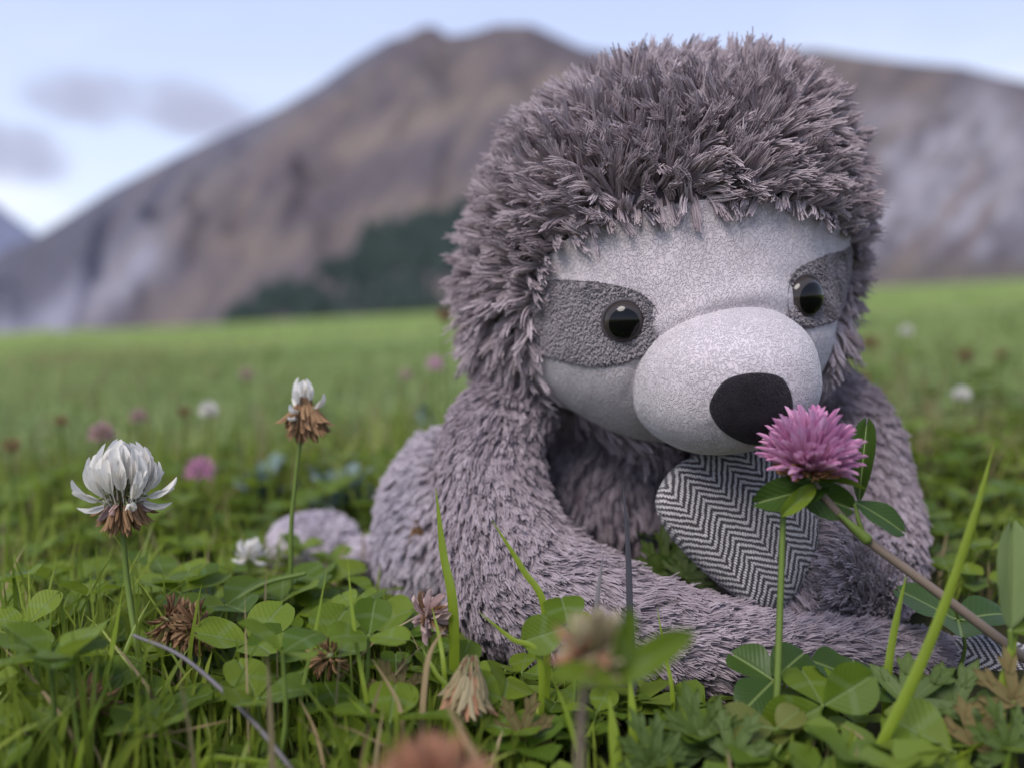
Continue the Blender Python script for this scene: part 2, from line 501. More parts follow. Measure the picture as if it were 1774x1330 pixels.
def hill_z(px, t):
    """depth, world point of the mountain face; t 0 at the foot, 1 on the ridge, above 1 behind it"""
    rp = np.interp(px, RIDGE[:, 0], RIDGE[:, 1])
    dr = 1500 + 260 * (fbm(px / 260.0, px * 0 + 3.1, 3, 31) - 0.45)
    base_d = 270.0
    top = PM(px, rp, dr)
    bx = (px - 887.0) / F * base_d
    d = base_d + (dr - base_d) * t
    x = (px - 887.0) / F * d
    gz = TILT * bx - 2.0
    s = np.minimum(t, 1.0)
    z = gz + (top[..., 2] - gz) * s ** 1.12
    z = z - np.maximum(t - 1, 0) * 900
    am = np.sin(math.pi * np.clip(t, 0, 1)) ** 0.8
    g = fbm(px / 130.0 + t * 1.5, t * 4.0, 5, 41) - 0.48
    gul = np.abs(fbm(px / 70.0 - t * 2.2, t * 2.0, 3, 47) - 0.47)
    z = z + am * (g * 75 - gul * 60 + 8)
    y = OM[1] + d * FW[1]
    return np.stack([x, np.broadcast_to(y, x.shape), z], -1)

def pixm(p):
    q = p - OM
    d = q @ FW
    return 887.0 + F * (q @ RT) / d, 665.0 - F * (q @ UP) / d

def build_mountain():
    pxs = np.arange(-1500, 3201, 8.0)
    ts = np.r_[np.linspace(0, 1, 130), np.linspace(1.04, 1.8, 14)]
    px, t = np.meshgrid(pxs, ts)
    v = hill_z(px, t)
    u, w = pixm(v)
    n1 = fbm(u / 90.0, w / 60.0, 4, 61); n2 = fbm(u / 30.0 + w / 60.0, w / 30.0, 4, 67); n3 = fbm(u / 12.0, w / 12.0, 3, 71)
    brown = np.array([0.107, 0.088, 0.096]); tan = np.array([0.172, 0.138, 0.113]); rock = np.array([0.098, 0.100, 0.133])  # slope colours raised and blued: haze put into the albedo
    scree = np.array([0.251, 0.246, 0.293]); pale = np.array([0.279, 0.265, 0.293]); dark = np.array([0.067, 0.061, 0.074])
    def over(c, k, colr): k = np.clip(k, 0, 1)[..., None]; return c * (1 - k) + colr * k
    c = np.broadcast_to(brown, u.shape + (3,)).copy()
    c = over(c, smooth(0.4, 0.65, n1) * 0.6, tan)
    c = over(c, smooth(0.42, 0.6, n2) * 0.45, dark)
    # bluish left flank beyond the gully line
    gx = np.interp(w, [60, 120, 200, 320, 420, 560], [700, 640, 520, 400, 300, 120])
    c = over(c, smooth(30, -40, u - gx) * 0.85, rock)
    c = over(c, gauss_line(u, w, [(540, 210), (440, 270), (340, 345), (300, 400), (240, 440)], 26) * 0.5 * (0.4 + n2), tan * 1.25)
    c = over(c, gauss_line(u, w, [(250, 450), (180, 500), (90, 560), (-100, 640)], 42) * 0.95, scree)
    c = over(c, gauss_line(u, w, [(1000, 140), (850, 170), (720, 215), (600, 260)], 26) * 0.75, tan * 1.2)
    c = over(c, gauss_line(u, w, [(800, 330), (640, 380), (450, 460), (330, 540)], 34) * 0.55, tan * 1.05)
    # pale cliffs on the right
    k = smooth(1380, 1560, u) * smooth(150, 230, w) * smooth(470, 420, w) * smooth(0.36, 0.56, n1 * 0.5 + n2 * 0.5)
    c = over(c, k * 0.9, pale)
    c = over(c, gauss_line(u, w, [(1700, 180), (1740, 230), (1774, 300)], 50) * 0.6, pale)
    c = over(c, smooth(1500, 1560, u) * smooth(430, 470, w) * 0.6, np.array([0.1, 0.09, 0.07]))
    st = fbm((u + w * 0.75) / 26.0, (w - u * 0.2) / 240.0, 4, 113)
    c = over(c, smooth(0.52, 0.68, st) * 0.32 * smooth(120, 200, w), tan * 1.15)
    c = over(c, smooth(0.45, 0.3, st) * 0.35, dark)
    c = c * (0.85 + 0.3 * n3)[..., None]
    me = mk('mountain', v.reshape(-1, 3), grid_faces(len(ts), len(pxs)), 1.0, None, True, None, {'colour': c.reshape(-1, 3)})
    m, tt, out = mat('mountain_slope')
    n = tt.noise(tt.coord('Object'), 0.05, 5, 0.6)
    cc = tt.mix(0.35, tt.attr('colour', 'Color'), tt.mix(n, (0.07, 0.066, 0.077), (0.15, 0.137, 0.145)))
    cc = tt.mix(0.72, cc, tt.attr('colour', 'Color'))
    tt.l.new(bsdf(tt, cc, 0.95, 0.05), out.inputs[0])
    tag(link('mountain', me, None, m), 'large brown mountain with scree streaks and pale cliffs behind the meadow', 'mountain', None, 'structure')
    # distant peak on the far left
    pr = np.array([(-1500, 420), (-700, 330), (-420, 300), (-200, 275), (-60, 318), (0, 348), (40, 378), (90, 420), (160, 470), (300, 560)], float)
    pxs = np.arange(-1500, 301, 12.0); ts = np.r_[np.linspace(0, 1, 40), np.linspace(1.1, 1.8, 6)]
    px, t = np.meshgrid(pxs, ts)
    rp = np.interp(px, pr[:, 0], pr[:, 1]) + (fbm(px / 60.0, px * 0, 4, 83) - 0.47) * 22
    d = 2600 + 1900 * t
    top = PM(px, rp, np.full(px.shape, 4500.0))
    x = (px - 887.0) / F * d
    z = -150 + (top[..., 2] + 150) * np.minimum(t, 1) - np.maximum(t - 1, 0) * 1500 + (fbm(px / 80.0, t * 5, 4, 91) - 0.47) * 160 * np.sin(math.pi * np.clip(t, 0, 1))
    v = np.stack([x, d, z], -1)
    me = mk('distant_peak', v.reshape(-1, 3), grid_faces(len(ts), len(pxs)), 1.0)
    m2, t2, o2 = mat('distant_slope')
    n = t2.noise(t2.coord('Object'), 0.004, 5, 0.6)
    t2.l.new(bsdf(t2, t2.mix(n, (0.16, 0.17, 0.235), (0.23, 0.245, 0.32)), 0.95, 0.05), o2.inputs[0])  # pale blue of distance haze painted into the base colour
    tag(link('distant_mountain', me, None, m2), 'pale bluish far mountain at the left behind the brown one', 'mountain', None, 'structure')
build_mountain()

def build_forest():
    V = []; Fc = []; n = 0
    r = np.random.default_rng(3)
    cnt = 0
    for _ in range(40000):
        px = r.uniform(340, 1420); t = r.uniform(0.0, 0.34)
        p = hill_z(np.array([px]), np.array([t]))[0]
        u, w = pixm(p)
        top = np.interp(px, [340, 400, 460, 540, 600, 640, 720, 800, 1000, 1150, 1300, 1420], [600, 566, 530, 500, 474, 424, 398, 383, 380, 410, 450, 500])
        nn = float(fbm(np.array([px / 45.0]), np.array([w / 28.0]), 3, 101)[0])
        if w < top + (nn - 0.5) * 70: continue
        dens = 1.0
        if w > 470 and px > 470: dens = 0.12 if nn > 0.45 else 0.8
        if px < 560 and nn > 0.56: dens = 0.1
        if r.uniform() > dens: continue
        H = r.uniform(4.5, 10) * (0.8 + 1.2 * t); rad = H * r.uniform(0.16, 0.22)
        for k in range(3):
            z0 = H * (0.08 + 0.27 * k); z1 = min(H, z0 + H * 0.46); rr = rad * (1 - 0.27 * k)
            a = np.linspace(0, 2 * math.pi, 6, endpoint=False) + r.uniform(0, 1)
            jit = r.uniform(0.75, 1.2, 6)
            ring = np.stack([p[0] + rr * jit * np.cos(a), p[1] + rr * jit * np.sin(a), np.full(6, p[2] + z0)], -1)
            V.append(np.vstack([ring, [[p[0], p[1], p[2] + z1]]]))
            for q in range(6): Fc.append((n + q, n + (q + 1) % 6, n + 6))
            n += 7
        cnt += 1
        if cnt > 6500: break
    me = mk('conifer_forest', np.vstack(V), np.array(Fc), 1.0, None, False)
    m = simple('conifer_needles', (0.05, 0.07, 0.064), 0.9, 0.05, 0, 0.4, 0.2)
    tag(link('conifer_forest', me, None, m), 'dark green conifer wood at the foot of the mountain', 'forest', None, 'stuff')
build_forest()

# ------------------------------------------------------------------ the plush sloth
SB = np.array([*P(1120, 1150, 31.0)[:2], 0.0]); SB[2] = float(G(SB[0], SB[1]))
sloth = empty('plush_sloth', SB, 'shaggy grey brown plush sloth with a pale face, sitting in the meadow', 'plush toy')

def own(name, v, f, mt, parent, uv=None, org=SB):
    return link(name, mk(name, np.asarray(v) - org, f, S, uv), parent, mt)

BASIS = np.stack([RT, UP, FW])            # rows: right, up, away

class Blob:
    """smooth union of ellipsoids (implicit, in cm)"""
    def __init__(s, parts, k=0.9):
        s.c = [np.asarray(p[0], float) for p in parts]; s.r = [np.asarray(p[1], float) for p in parts]; s.k = k
    def f(s, p):
        out = None
        for c, r in zip(s.c, s.r):
            q = (p - c) @ BASIS.T / r
            l = np.linalg.norm(q, axis=-1)
            d = (l - 1) * (np.prod(r) ** (1 / 3))
            if out is None: out = d
            else:
                h = np.clip(0.5 + 0.5 * (out - d) / s.k, 0, 1)
                out = out * (1 - h) + d * h - s.k * h * (1 - h)
        return out
    def n(s, p, e=0.02):
        g = np.stack([s.f(p + e * a) - s.f(p - e * a) for a in np.eye(3)], -1)
        return norm(g)
    def ray(s, px, py):
        """first hit of the camera ray, or the closest approach to the surface"""
        q = P(px, py, 1.0) - O
        ds = np.linspace(18, 45, 900)
        pts = O + ds[:, None] * q
        v = s.f(pts)
        hit = np.where(v < 0)[0]
        i = hit[0] if len(hit) else int(np.argmin(v))
        return pts[i]
    def radial(s, c, dirs, rmax=14.0):
        out = np.zeros(len(dirs)); alive = np.ones(len(dirs), bool)
        lo = np.zeros(len(dirs)); hi = np.full(len(dirs), rmax)
        prev = np.full(len(dirs), rmax)
        for r in np.arange(rmax, 0.5, -0.25):
            v = s.f(c + dirs * r)
            new = alive & (v < 0)
            lo[new] = r; hi[new] = r + 0.25
            alive &= ~new
        for _ in range(14):
            mid = (lo + hi) / 2
            ins = s.f(c + dirs * mid[:, None]) < 0
            lo = np.where(ins, mid, lo); hi = np.where(ins, hi, mid)
        return (lo + hi) / 2

def ell(px, py, d, rx, ry, rz): return (P(px, py, d), (rx * d / F, ry * d / F, rz))

head_core = [ell(1150, 410, 31.2, 290, 264, 5.3),
             ell(1175, 560, 29.8, 262, 206, 4.0),
             ell(950, 520, 32.2, 122, 185, 3.2),
             ell(1378, 420, 32.2, 66, 185, 3.2),
             ell(1285, 285, 31.6, 128, 138, 4.2)]
HB = Blob(head_core, 1.1)
HC = P(1170, 470, 30.8)
AX = norm(HB.ray(1215, 560) - HC)                     # where the face looks
U1 = norm(np.cross(AX, [0, 0, 1.0])); V1 = np.cross(U1, AX)     # right and up in the face's own frame

def to_ab(dirs):
    dirs = norm(dirs)
    th = np.arccos(np.clip(dirs @ AX, -1, 1)); a = dirs @ U1; b = dirs @ V1
    h = np.maximum(np.hypot(a, b), 1e-9)
    return np.stack([th * a / h, th * b / h], -1)
def from_ab(ab):
    th = np.linalg.norm(ab, axis=-1)
    k = np.where(th > 1e-9, np.sin(th) / np.maximum(th, 1e-9), 1.0)
    return norm(np.cos(th)[..., None] * AX + k[..., None] * (ab[..., :1] * U1 + ab[..., 1:] * V1))

def px_ab(px, py, push=0.0):
    ab = to_ab((HB.ray(px, py) - HC)[None])[0]
    l = np.linalg.norm(ab)
    return ab * (1 + push / l)

# table of the head's radius over its own directions, for quick placing
TN, PN = 181, 361
_th = np.linspace(0, math.pi, TN); _ph = np.linspace(-math.pi, math.pi, PN)
_d = from_ab(np.stack([_th[:, None] * np.cos(_ph), _th[:, None] * np.sin(_ph)], -1).reshape(-1, 2))
RTAB = HB.radial(HC, _d).reshape(TN, PN)
def head_r(dirs):
    ab = to_ab(dirs)
    th = np.linalg.norm(ab, axis=-1); ph = np.arctan2(ab[:, 1], ab[:, 0])
    i = np.clip(th / math.pi * (TN - 1), 0, TN - 1.001); j = np.clip((ph + math.pi) / (2 * math.pi) * (PN - 1), 0, PN - 1.001)
    a = i.astype(int); b = j.astype(int); u = i - a; w = j - b
    return (RTAB[a, b] * (1 - u) + RTAB[a + 1, b] * u) * (1 - w) + (RTAB[a, b + 1] * (1 - u) + RTAB[a + 1, b + 1] * u) * w
def on_head(dirs, off=0.0):
    return HC + dirs * head_r(dirs)[:, None]

FACE = [px_ab(*q) for q in ((922, 590, .03), (930, 520, .03), (946, 462, .02), (985, 415, .0), (1050, 388, .0), (1120, 366, .0), (1200, 350, .0), (1280, 345, .0),
                            (1360, 350, .0), (1425, 372, .0), (1470, 420, .05), (1474, 480, .12), (1455, 545, .14), (1435, 600, .15), (1405, 665, .2),
                            (1330, 740, .25), (1230, 765, .25), (1120, 755, .22), (1040, 735, .2), (975, 705, .14), (935, 655, .06))]
FACEB = spline_closed(FACE, 300)
def poly_r(B):
    """polar radius of a closed curve round its own middle, as a function of angle"""
    c = B.mean(0); q = B - c
    a = np.arctan2(q[:, 1], q[:, 0]); r = np.hypot(q[:, 0], q[:, 1])
    o = np.argsort(a)
    return c, (lambda x: np.interp(x, a[o], r[o], period=2 * math.pi))
FCEN, FRAD = poly_r(FACEB)
def face_k(ab):
    q = ab - FCEN
    return np.hypot(q[:, 0], q[:, 1]) / FRAD(np.arctan2(q[:, 1], q[:, 0]))

def disc_ab(B, rings):
    """polar grid filling a closed curve in the face's frame"""
    c = B.mean(0)
    s = np.linspace(0, 1, rings)
    g = c + s[:, None, None] * (B - c)[None]
    return g.reshape(-1, 2), grid_faces(rings, len(B), True), np.repeat(s, len(B))

# head under the fur
hv = HC + _d * (RTAB.reshape(-1)[:, None] - 0.12)
head = own('head', hv, grid_faces(TN, PN), M['hide'], sloth)

# muzzle: an egg pushing forward and down out of the face
MC = P(1246, 655, 27.1)
mz = norm(-FW * 1.0 + RT * 0.16 - UP * 0.10)
mx = norm(RT * 0.99 + UP * 0.17 - mz * ((RT * 0.99 + UP * 0.17) @ mz)); my = np.cross(mz, mx)
MR = np.array([2.68, 2.20, 3.35])
def muz_f(p):
    q = np.abs((p - MC) @ np.stack([mx, my, mz]).T / MR)
    return ((q ** 2.3).sum(-1) ** (1 / 2.3) - 1) * 2.6

EYES = [(1082, 559, 40), (1397, 516, 38)]
def build_face():
    g, f, s = disc_ab(FACEB, 110)
    d = from_ab(g)
    p = on_head(d, 0.0)
    n = HB.n(p)
    h = np.full(len(p), 0.03)
    # sockets, brow fold and the crease beside the muzzle
    u, w, _ = PIX(p)
    for (ex, ey, er) in EYES:
        h -= 0.16 * np.exp(-(np.hypot(u - ex, w - ey) / (er * 1.25)) ** 2)
    h -= 0.05 * gauss_line(u, w, [(1100, 640), (1088, 690), (1130, 745)], 9)
    h -= 0.05 * gauss_line(u, w, [(1135, 600), (1050, 630)], 8)
    h += 0.13 * gauss_line(u, w, [(1150, 565), (1230, 525), (1310, 508), (1365, 515)], 24)
    h -= 0.04 * np.exp(-(np.maximum(muz_f(p), -0.3) / 0.22) ** 2)
    h += 0.05 * (fbm(u / 55.0, w / 55.0, 3, 7) - 0.45)
    face = own('face', p + n * h[:, None], f, M['velvet'], sloth)
    # dark patches round the eyes
    global PATCHES
    PATCHES = (((915, 548), (924, 500), (960, 486), (1010, 488), (1060, 494), (1106, 507), (1137, 536), (1140, 580), (1116, 612), (1074, 630), (1018, 633), (965, 620), (925, 604)),
                 ((1364, 500), (1376, 472), (1406, 453), (1440, 441), (1476, 434), (1482, 470), (1465, 515), (1452, 545), (1425, 562), (1390, 568), (1366, 550)))
    for poly in PATCHES:
        right = poly[0][0] > 1200
        ab = np.array([px_ab(x, y, (0.14 if right and x > 1440 else 0.04 if (not right and x < 930) else 0.0)) for x, y in poly])
        B = spline_closed(ab, 120)
        g, f, s = disc_ab(B, 40)
        p = on_head(from_ab(g), 0.0); n = HB.n(p)
        u, w, _ = PIX(p)
        h = 0.03 + 0.045 * smooth(1.0, 0.9, s) - 0.03 * (s > 0.985)
        for (ex, ey, er) in EYES: h -= 0.16 * np.exp(-(np.hypot(u - ex, w - ey) / (er * 1.25)) ** 2)
        ep = own('eye_patch', p + n * h[:, None], f, M['velvet_dark'], sloth)
        e = p[-120:] + n[-120:] * 0.055
        tv, tf, tu = tube(np.vstack([e, e[:1]]) - n[-120:][np.r_[0:120, 0]] * 0.012, 0.010, 5, False)
        own('seam', tv, tf, M['thread'], ep)
    return face
face = build_face()

def build_eyes():
    for i, (ex, ey, er) in enumerate(EYES):
        c = HB.ray(ex, ey); nn = HB.n(c[None])[0]
        look = norm(nn * 0.75 - FW * 0.42 + np.array([0.08, 0, -0.22]))
        r = er * (c - O) @ FW / F * (0.94 if i == 0 else 1.0)
        z = look; x = norm(np.cross(z, [0, 0, 1.0])); y = np.cross(z, x)
        def cap(rr, a0, a1, off, rings, segs=40, flat=0.72):
            a = np.linspace(a0, a1, rings)[:, None]; b = np.linspace(0, 2 * math.pi, segs, endpoint=False)[None]
            q = np.stack([np.sin(a) * np.cos(b), np.sin(a) * np.sin(b), np.cos(a) * flat + 0 * b], -1).reshape(-1, 3) * rr
            return c + off * z + q @ np.stack([x, y, z]), grid_faces(rings, segs, True)
        v, f = cap(r, 0.001, math.pi * 0.62, -0.18 * r, 22)
        e = own('eye', v, f, M['eye'], sloth)
        # the pupil: a black disc just proud of the dome, on its middle
        v, f = cap(r * 1.012, 0.001, 0.78, -0.18 * r, 10)
        own('pupil', v, f, M['pupil'], e)
        # dark sewn rim round the eye
        a = np.linspace(0, 2 * math.pi, 41)[:-1]
        ring = c - 0.10 * r * z + r * 1.03 * (np.cos(a)[:, None] * x + np.sin(a)[:, None] * y)
        tv, tf, tu = tube(np.vstack([ring, ring[:1]]), 0.055, 6, False)
        own('rim', tv, tf, M['thread'], e)
build_eyes()

def muzzle_pt(a, b, off=0.0):
    """a: angle from the tip, b: round the axis"""
    q = np.stack([np.sin(a) * np.cos(b), np.sin(a) * np.sin(b), np.cos(a) + 0 * b], -1)
    l = (np.abs(q[..., 0]) ** 2.3 + np.abs(q[..., 1]) ** 2.3 + np.abs(q[..., 2]) ** 2.3) ** (1 / 2.3)
    q = q / l[..., None]
    return MC + ((q * (MR + off)) @ np.stack([mx, my, mz]))
def build_muzzle():
    a = np.linspace(0.002, 2.2, 90)[:, None]; b = np.linspace(0, 2 * math.pi, 180, endpoint=False)[None]
    p = muzzle_pt(a, b).reshape(-1, 3)
    u, w, _ = PIX(p)
    c = norm(p - MC)
    p = p + c * (0.05 * (fbm(u / 45.0, w / 45.0, 3, 17) - 0.45) - 0.05 * gauss_line(u, w, [(1245, 770), (1232, 740)], 8))[:, None]
    muz = own('muzzle', p, grid_faces(90, 180, True), M['velvet'], sloth)
    # nose: a sewn padded patch at the tip
    global NOSE
    NOSE = poly = ((1227, 708), (1236, 680), (1256, 657), (1290, 646), (1328, 645), (1356, 654), (1371, 680), (1374, 712), (1364, 742), (1340, 764), (1304, 771), (1270, 760), (1242, 738))
    A = np.linspace(0.002, 1.9, 260)[:, None]; Bq = np.linspace(0, 2 * math.pi, 360, endpoint=False)[None]
    dense = muzzle_pt(A, Bq).reshape(-1, 3)
    du, dv, dd = PIX(dense)
    B2 = spline_closed(poly, 90)
    cen = B2.mean(0); s = np.linspace(0, 1, 26)
    g = (cen + s[:, None, None] * (B2 - cen)[None]).reshape(-1, 2)
    # the muzzle's surface under each point: depth by nearest sample in view
    pts = np.zeros((len(g), 3))
    front = dd < dd.min() + 3.2
    fu, fv, fd = du[front], dv[front], dd[front]
    for i, q in enumerate(g):
        dist = (fu - q[0]) ** 2 + (fv - q[1]) ** 2
        k = np.argpartition(dist, 6)[:6]
        wgt = 1 / (dist[k] + 0.3)
        pts[i] = P(q[0], q[1], (fd[k] * wgt).sum() / wgt.sum())
    n = norm(pts - (MC - mz * 0.5))
    ss = np.repeat(s, len(B2))
    h = 0.17 * np.sqrt(np.clip(1 - ss ** 3, 0, 1)) + 0.0 - 0.05 * (ss > 0.99)
    own('nose', pts + n * h[:, None], grid_faces(26, len(B2), True), M['nose'], sloth)
    return muz
build_muzzle()

# ---- fur: hair curves in tufts
def fur(name, roots, nrm, flow, parent, mt, length, lift, spread, k, rad, seg=5, tuft=0.12, droop=0.0, curl=0.25, seed=1, org=SB, converge=0.55, splay=0.12):
    r = np.random.default_rng(seed)
    N = len(roots)
    L = np.broadcast_to(length, (N,)) * r.uniform(0.7, 1.15, N)
    lf = np.broadcast_to(lift, (N,))
    base = norm(nrm * lf[:, None] + flow + r.normal(0, 1, (N, 3)) * spread)
    tip = norm(nrm * (lf * (1 - curl))[:, None] + flow * (1 + curl) + r.normal(0, 1, (N, 3)) * spread * 0.8 + np.array([0, 0, -droop]))
    # frame for scattering the strands of a tuft
    t1 = norm(np.cross(nrm, np.array([0.31, 0.52, 0.79]))); t2 = np.cross(nrm, t1)
    a = r.uniform(0, 2 * math.pi, (N, k)); q = np.sqrt(r.uniform(0, 1, (N, k))) * tuft
    off = t1[:, None] * (q * np.cos(a))[..., None] + t2[:, None] * (q * np.sin(a))[..., None]
    sl = r.normal(0, 1, (N, k, 3)) * splay
    ls = L[:, None] * r.uniform(0.78, 1.08, (N, k))
    t = np.linspace(0, 1, seg)
    pos = np.zeros((N, k, seg, 3), np.float32)
    for i, x in enumerate(t):
        ctr = base[:, None] * (x - 0.5 * x * x) * ls[..., None] + tip[:, None] * (0.5 * x * x) * ls[..., None]
        pos[:, :, i] = roots[:, None] + ctr + off * (1 - converge * x) + sl * (x * x) * ls[..., None]
    pos = (pos.reshape(-1, 3) - org) * S
    cv = bpy.data.hair_curves.new(name)
    n = N * k
    cv.add_curves([seg] * n)
    cv.position_data.foreach_set('vector', pos.astype(np.float32).ravel())
    ra = cv.attributes.get('radius') or cv.attributes.new('radius', 'FLOAT', 'POINT')
    prof = np.interp(t, [0, 0.6, 1], [1.0, 1.0, 0.85])
    rr = (r.uniform(0.75, 1.25, (n, 1)) * prof[None] * rad * S).astype(np.float32)
    ra.data.foreach_set('value', rr.ravel())
    to = cv.attributes.new('tone', 'FLOAT', 'CURVE')
    to.data.foreach_set('value', np.clip(np.repeat(r.uniform(0, 1, N), k) * 0.6 + r.uniform(0, 0.4, n), 0, 1).astype(np.float32))
    o = link(name, cv, parent, mt)
    o['kind'] = 'stuff'
    return o

def fib_dirs(n):
    i = np.arange(n) + 0.5
    z = 1 - 2 * i / n; ph = i * math.pi * (1 + 5 ** 0.5)
    q = np.sqrt(1 - z * z)
    return np.stack([q * np.cos(ph), q * np.sin(ph), z], -1)

def head_fur():
    r = np.random.default_rng(21)
    d = norm(fib_dirs(8600) + r.normal(0, 0.018, (8600, 3)))
    ab = to_ab(d)
    k = face_k(ab)
    ok = k > 0.985
    d, ab, k = d[ok], ab[ok], k[ok]
    p = on_head(d, 0.0)
    keep = p[:, 2] > 2.0
    d, ab, k, p = d[keep], ab[keep], k[keep], p[keep]
    n = HB.n(p)
    away = AX * -1.0 + 0 * n
    away = norm(away - n * (away * n).sum(1, keepdims=True))           # combed back from the face
    q = ab - FCEN
    ang = np.arctan2(q[:, 1], q[:, 0])
    brim = smooth(1.26, 1.0, k)
    side = smooth(0.25, -0.25, q[:, 1] / np.maximum(np.hypot(q[:, 0], q[:, 1]), 1e-6))   # lower half: hangs
    w = fbm(d[:, 0] * 5 + 9, d[:, 2] * 5 + d[:, 1] * 3, 3, 33) - 0.45
    over_ = (r.uniform(0, 1, len(d)) < 0.42 * brim)
    flow = away * (0.22 * (1 - over_) - 0.9 * over_)[:, None]
    down = np.array([0, 0, -1.0]); dn = norm(down - n * (n @ down)[:, None])
    flow = flow + dn * (0.75 * side)[:, None]
    tw = np.cross(n, away)
    flow = flow + tw * (w * 1.6)[:, None]
    lift = 0.95 - 0.45 * over_ - 0.25 * side
    L = 1.18 * (1 - 0.25 * brim) * (1 + 0.3 * side) * (0.8 + 0.45 * fbm(d[:, 0] * 7, d[:, 2] * 7 + d[:, 1] * 4, 3, 35))
    fur('fur', p, n, flow, head, M['fur'], L, lift, 0.36, 14, 0.0185, 5, 0.125, 0.16, 0.25, 5, SB, 0.15, 0.05)
head_fur()

def poly_in(poly, u, w):
    poly = np.asarray(poly, float); ins = np.zeros(len(u), bool)
    for (a, b), (c, d) in zip(poly, np.roll(poly, -1, 0)):
        hit = ((b > w) != (d > w)) & (u < (c - a) * (w - b) / (d - b + 1e-12) + a)
        ins ^= hit
    return ins

def pile(part, n, mt, skip=None, seed=1, L=0.06):
    me = part.data
    v = np.empty(len(me.vertices) * 3); me.vertices.foreach_get('co', v); v = v.reshape(-1, 3) / S + SB
    f = np.empty(len(me.loops), int); me.loops.foreach_get('vertex_index', f); f = f.reshape(-1, 4)
    r = np.random.default_rng(seed)
    p, nn = tri_sample(v, f, n, r)
    fl = (nn @ FW) > 0
    if (nn * (p - HC)).sum() < 0: nn = -nn
    if skip is not None:
        k = ~skip(p); p, nn = p[k], nn[k]
    q = np.stack([fbm(p[:, 0] * 1.7 + 3, p[:, 2] * 1.7 + p[:, 1], 3, seed + i) - 0.47 for i in range(3)], -1) * 3.2 + np.array([0.1, -0.2, -0.35])
    q = q - nn * (q * nn).sum(1, keepdims=True)
    q = q / np.maximum(np.linalg.norm(q, axis=1, keepdims=True), 0.5) * 0.55
    fur('pile', p, nn, q, part, mt, L, 0.75, 0.14, 7, 0.008, 3, 0.045, 0.0, 0.1, seed, SB, 0.6, 0.05)

# ---- body, limbs
def tube_part(name, pts, rad, seg=28, n=60, squash=1.0):
    path = spline(np.c_[np.asarray(pts), np.asarray(rad)], n)
    v, f, uv = tube(path[:, :3], path[:, 3], seg, True, squash)
    return v, f, path

def tri_sample(v, f, n, r):
    t = np.vstack([f[:, [0, 1, 2]], f[:, [0, 2, 3]]])
    a, b, c = v[t[:, 0]], v[t[:, 1]], v[t[:, 2]]
    cr = np.cross(b - a, c - a)
    ar = np.linalg.norm(cr, axis=1)
    vn = np.zeros_like(v)
    for k in range(3): np.add.at(vn, t[:, k], cr)
    vn = norm(vn)
    i = r.choice(len(t), n, p=ar / ar.sum())
    u = r.uniform(0, 1, (n, 2)); fl = u.sum(1) > 1; u[fl] = 1 - u[fl]
    w = np.c_[1 - u.sum(1), u]
    p = (v[t[i]] * w[..., None]).sum(1); nn = norm((vn[t[i]] * w[..., None]).sum(1))
    return p, nn

def path_flow(p, path):
    tg = norm(np.gradient(path[:, :3], axis=0))
    idx = np.array([np.argmin(((path[:, :3] - q) ** 2).sum(1)) for q in p])
    return tg[idx]

def orient(v, f):
    """make the normals point outwards"""
    c = v.mean(0); a, b, d = v[f[:, 0]], v[f[:, 1]], v[f[:, 2]]
    s = (np.cross(b - a, d - a) * ((a + b + d) / 3 - c)).sum()
    return f if s > 0 else f[:, ::-1]

BODY = []      # (path, radius) of the limbs, for keeping plants out of them
def limb(name, pts, rad, tufts, flow_k=1.0, L=0.85, skip=None, lift=0.42, seed=3, mt='fur_body', k=9, droop=0.2):
    v, f, path = tube_part(name, pts, rad)
    f = orient(v, f)
    o = own(name, v, f, M['hide'], sloth)
    r = np.random.default_rng(seed)
    p, n = tri_sample(v, f, tufts, r)
    gz = G(p[:, 0], p[:, 1])
    ok = p[:, 2] > gz - 0.1
    if skip is not None: ok &= ~skip(p)
    p, n = p[ok], n[ok]
    tg = path_flow(p, path)
    flow = tg - n * (tg * n).sum(1, keepdims=True)
    w = (fbm(p[:, 0] * 0.8 + 7, p[:, 2] * 0.8 + p[:, 1] * 0.5, 3, seed) - 0.45)
    flow = norm(flow) * flow_k + np.cross(n, norm(flow)) * (w * 1.9)[:, None]
    fur('fur', p, n, flow, o, M[mt], L, lift, 0.28, k, 0.0165, 5, 0.13, droop, 0.3, seed, SB, 0.5, 0.07)
    BODY.append((path[:, :3], path[:, 3]))
    return o

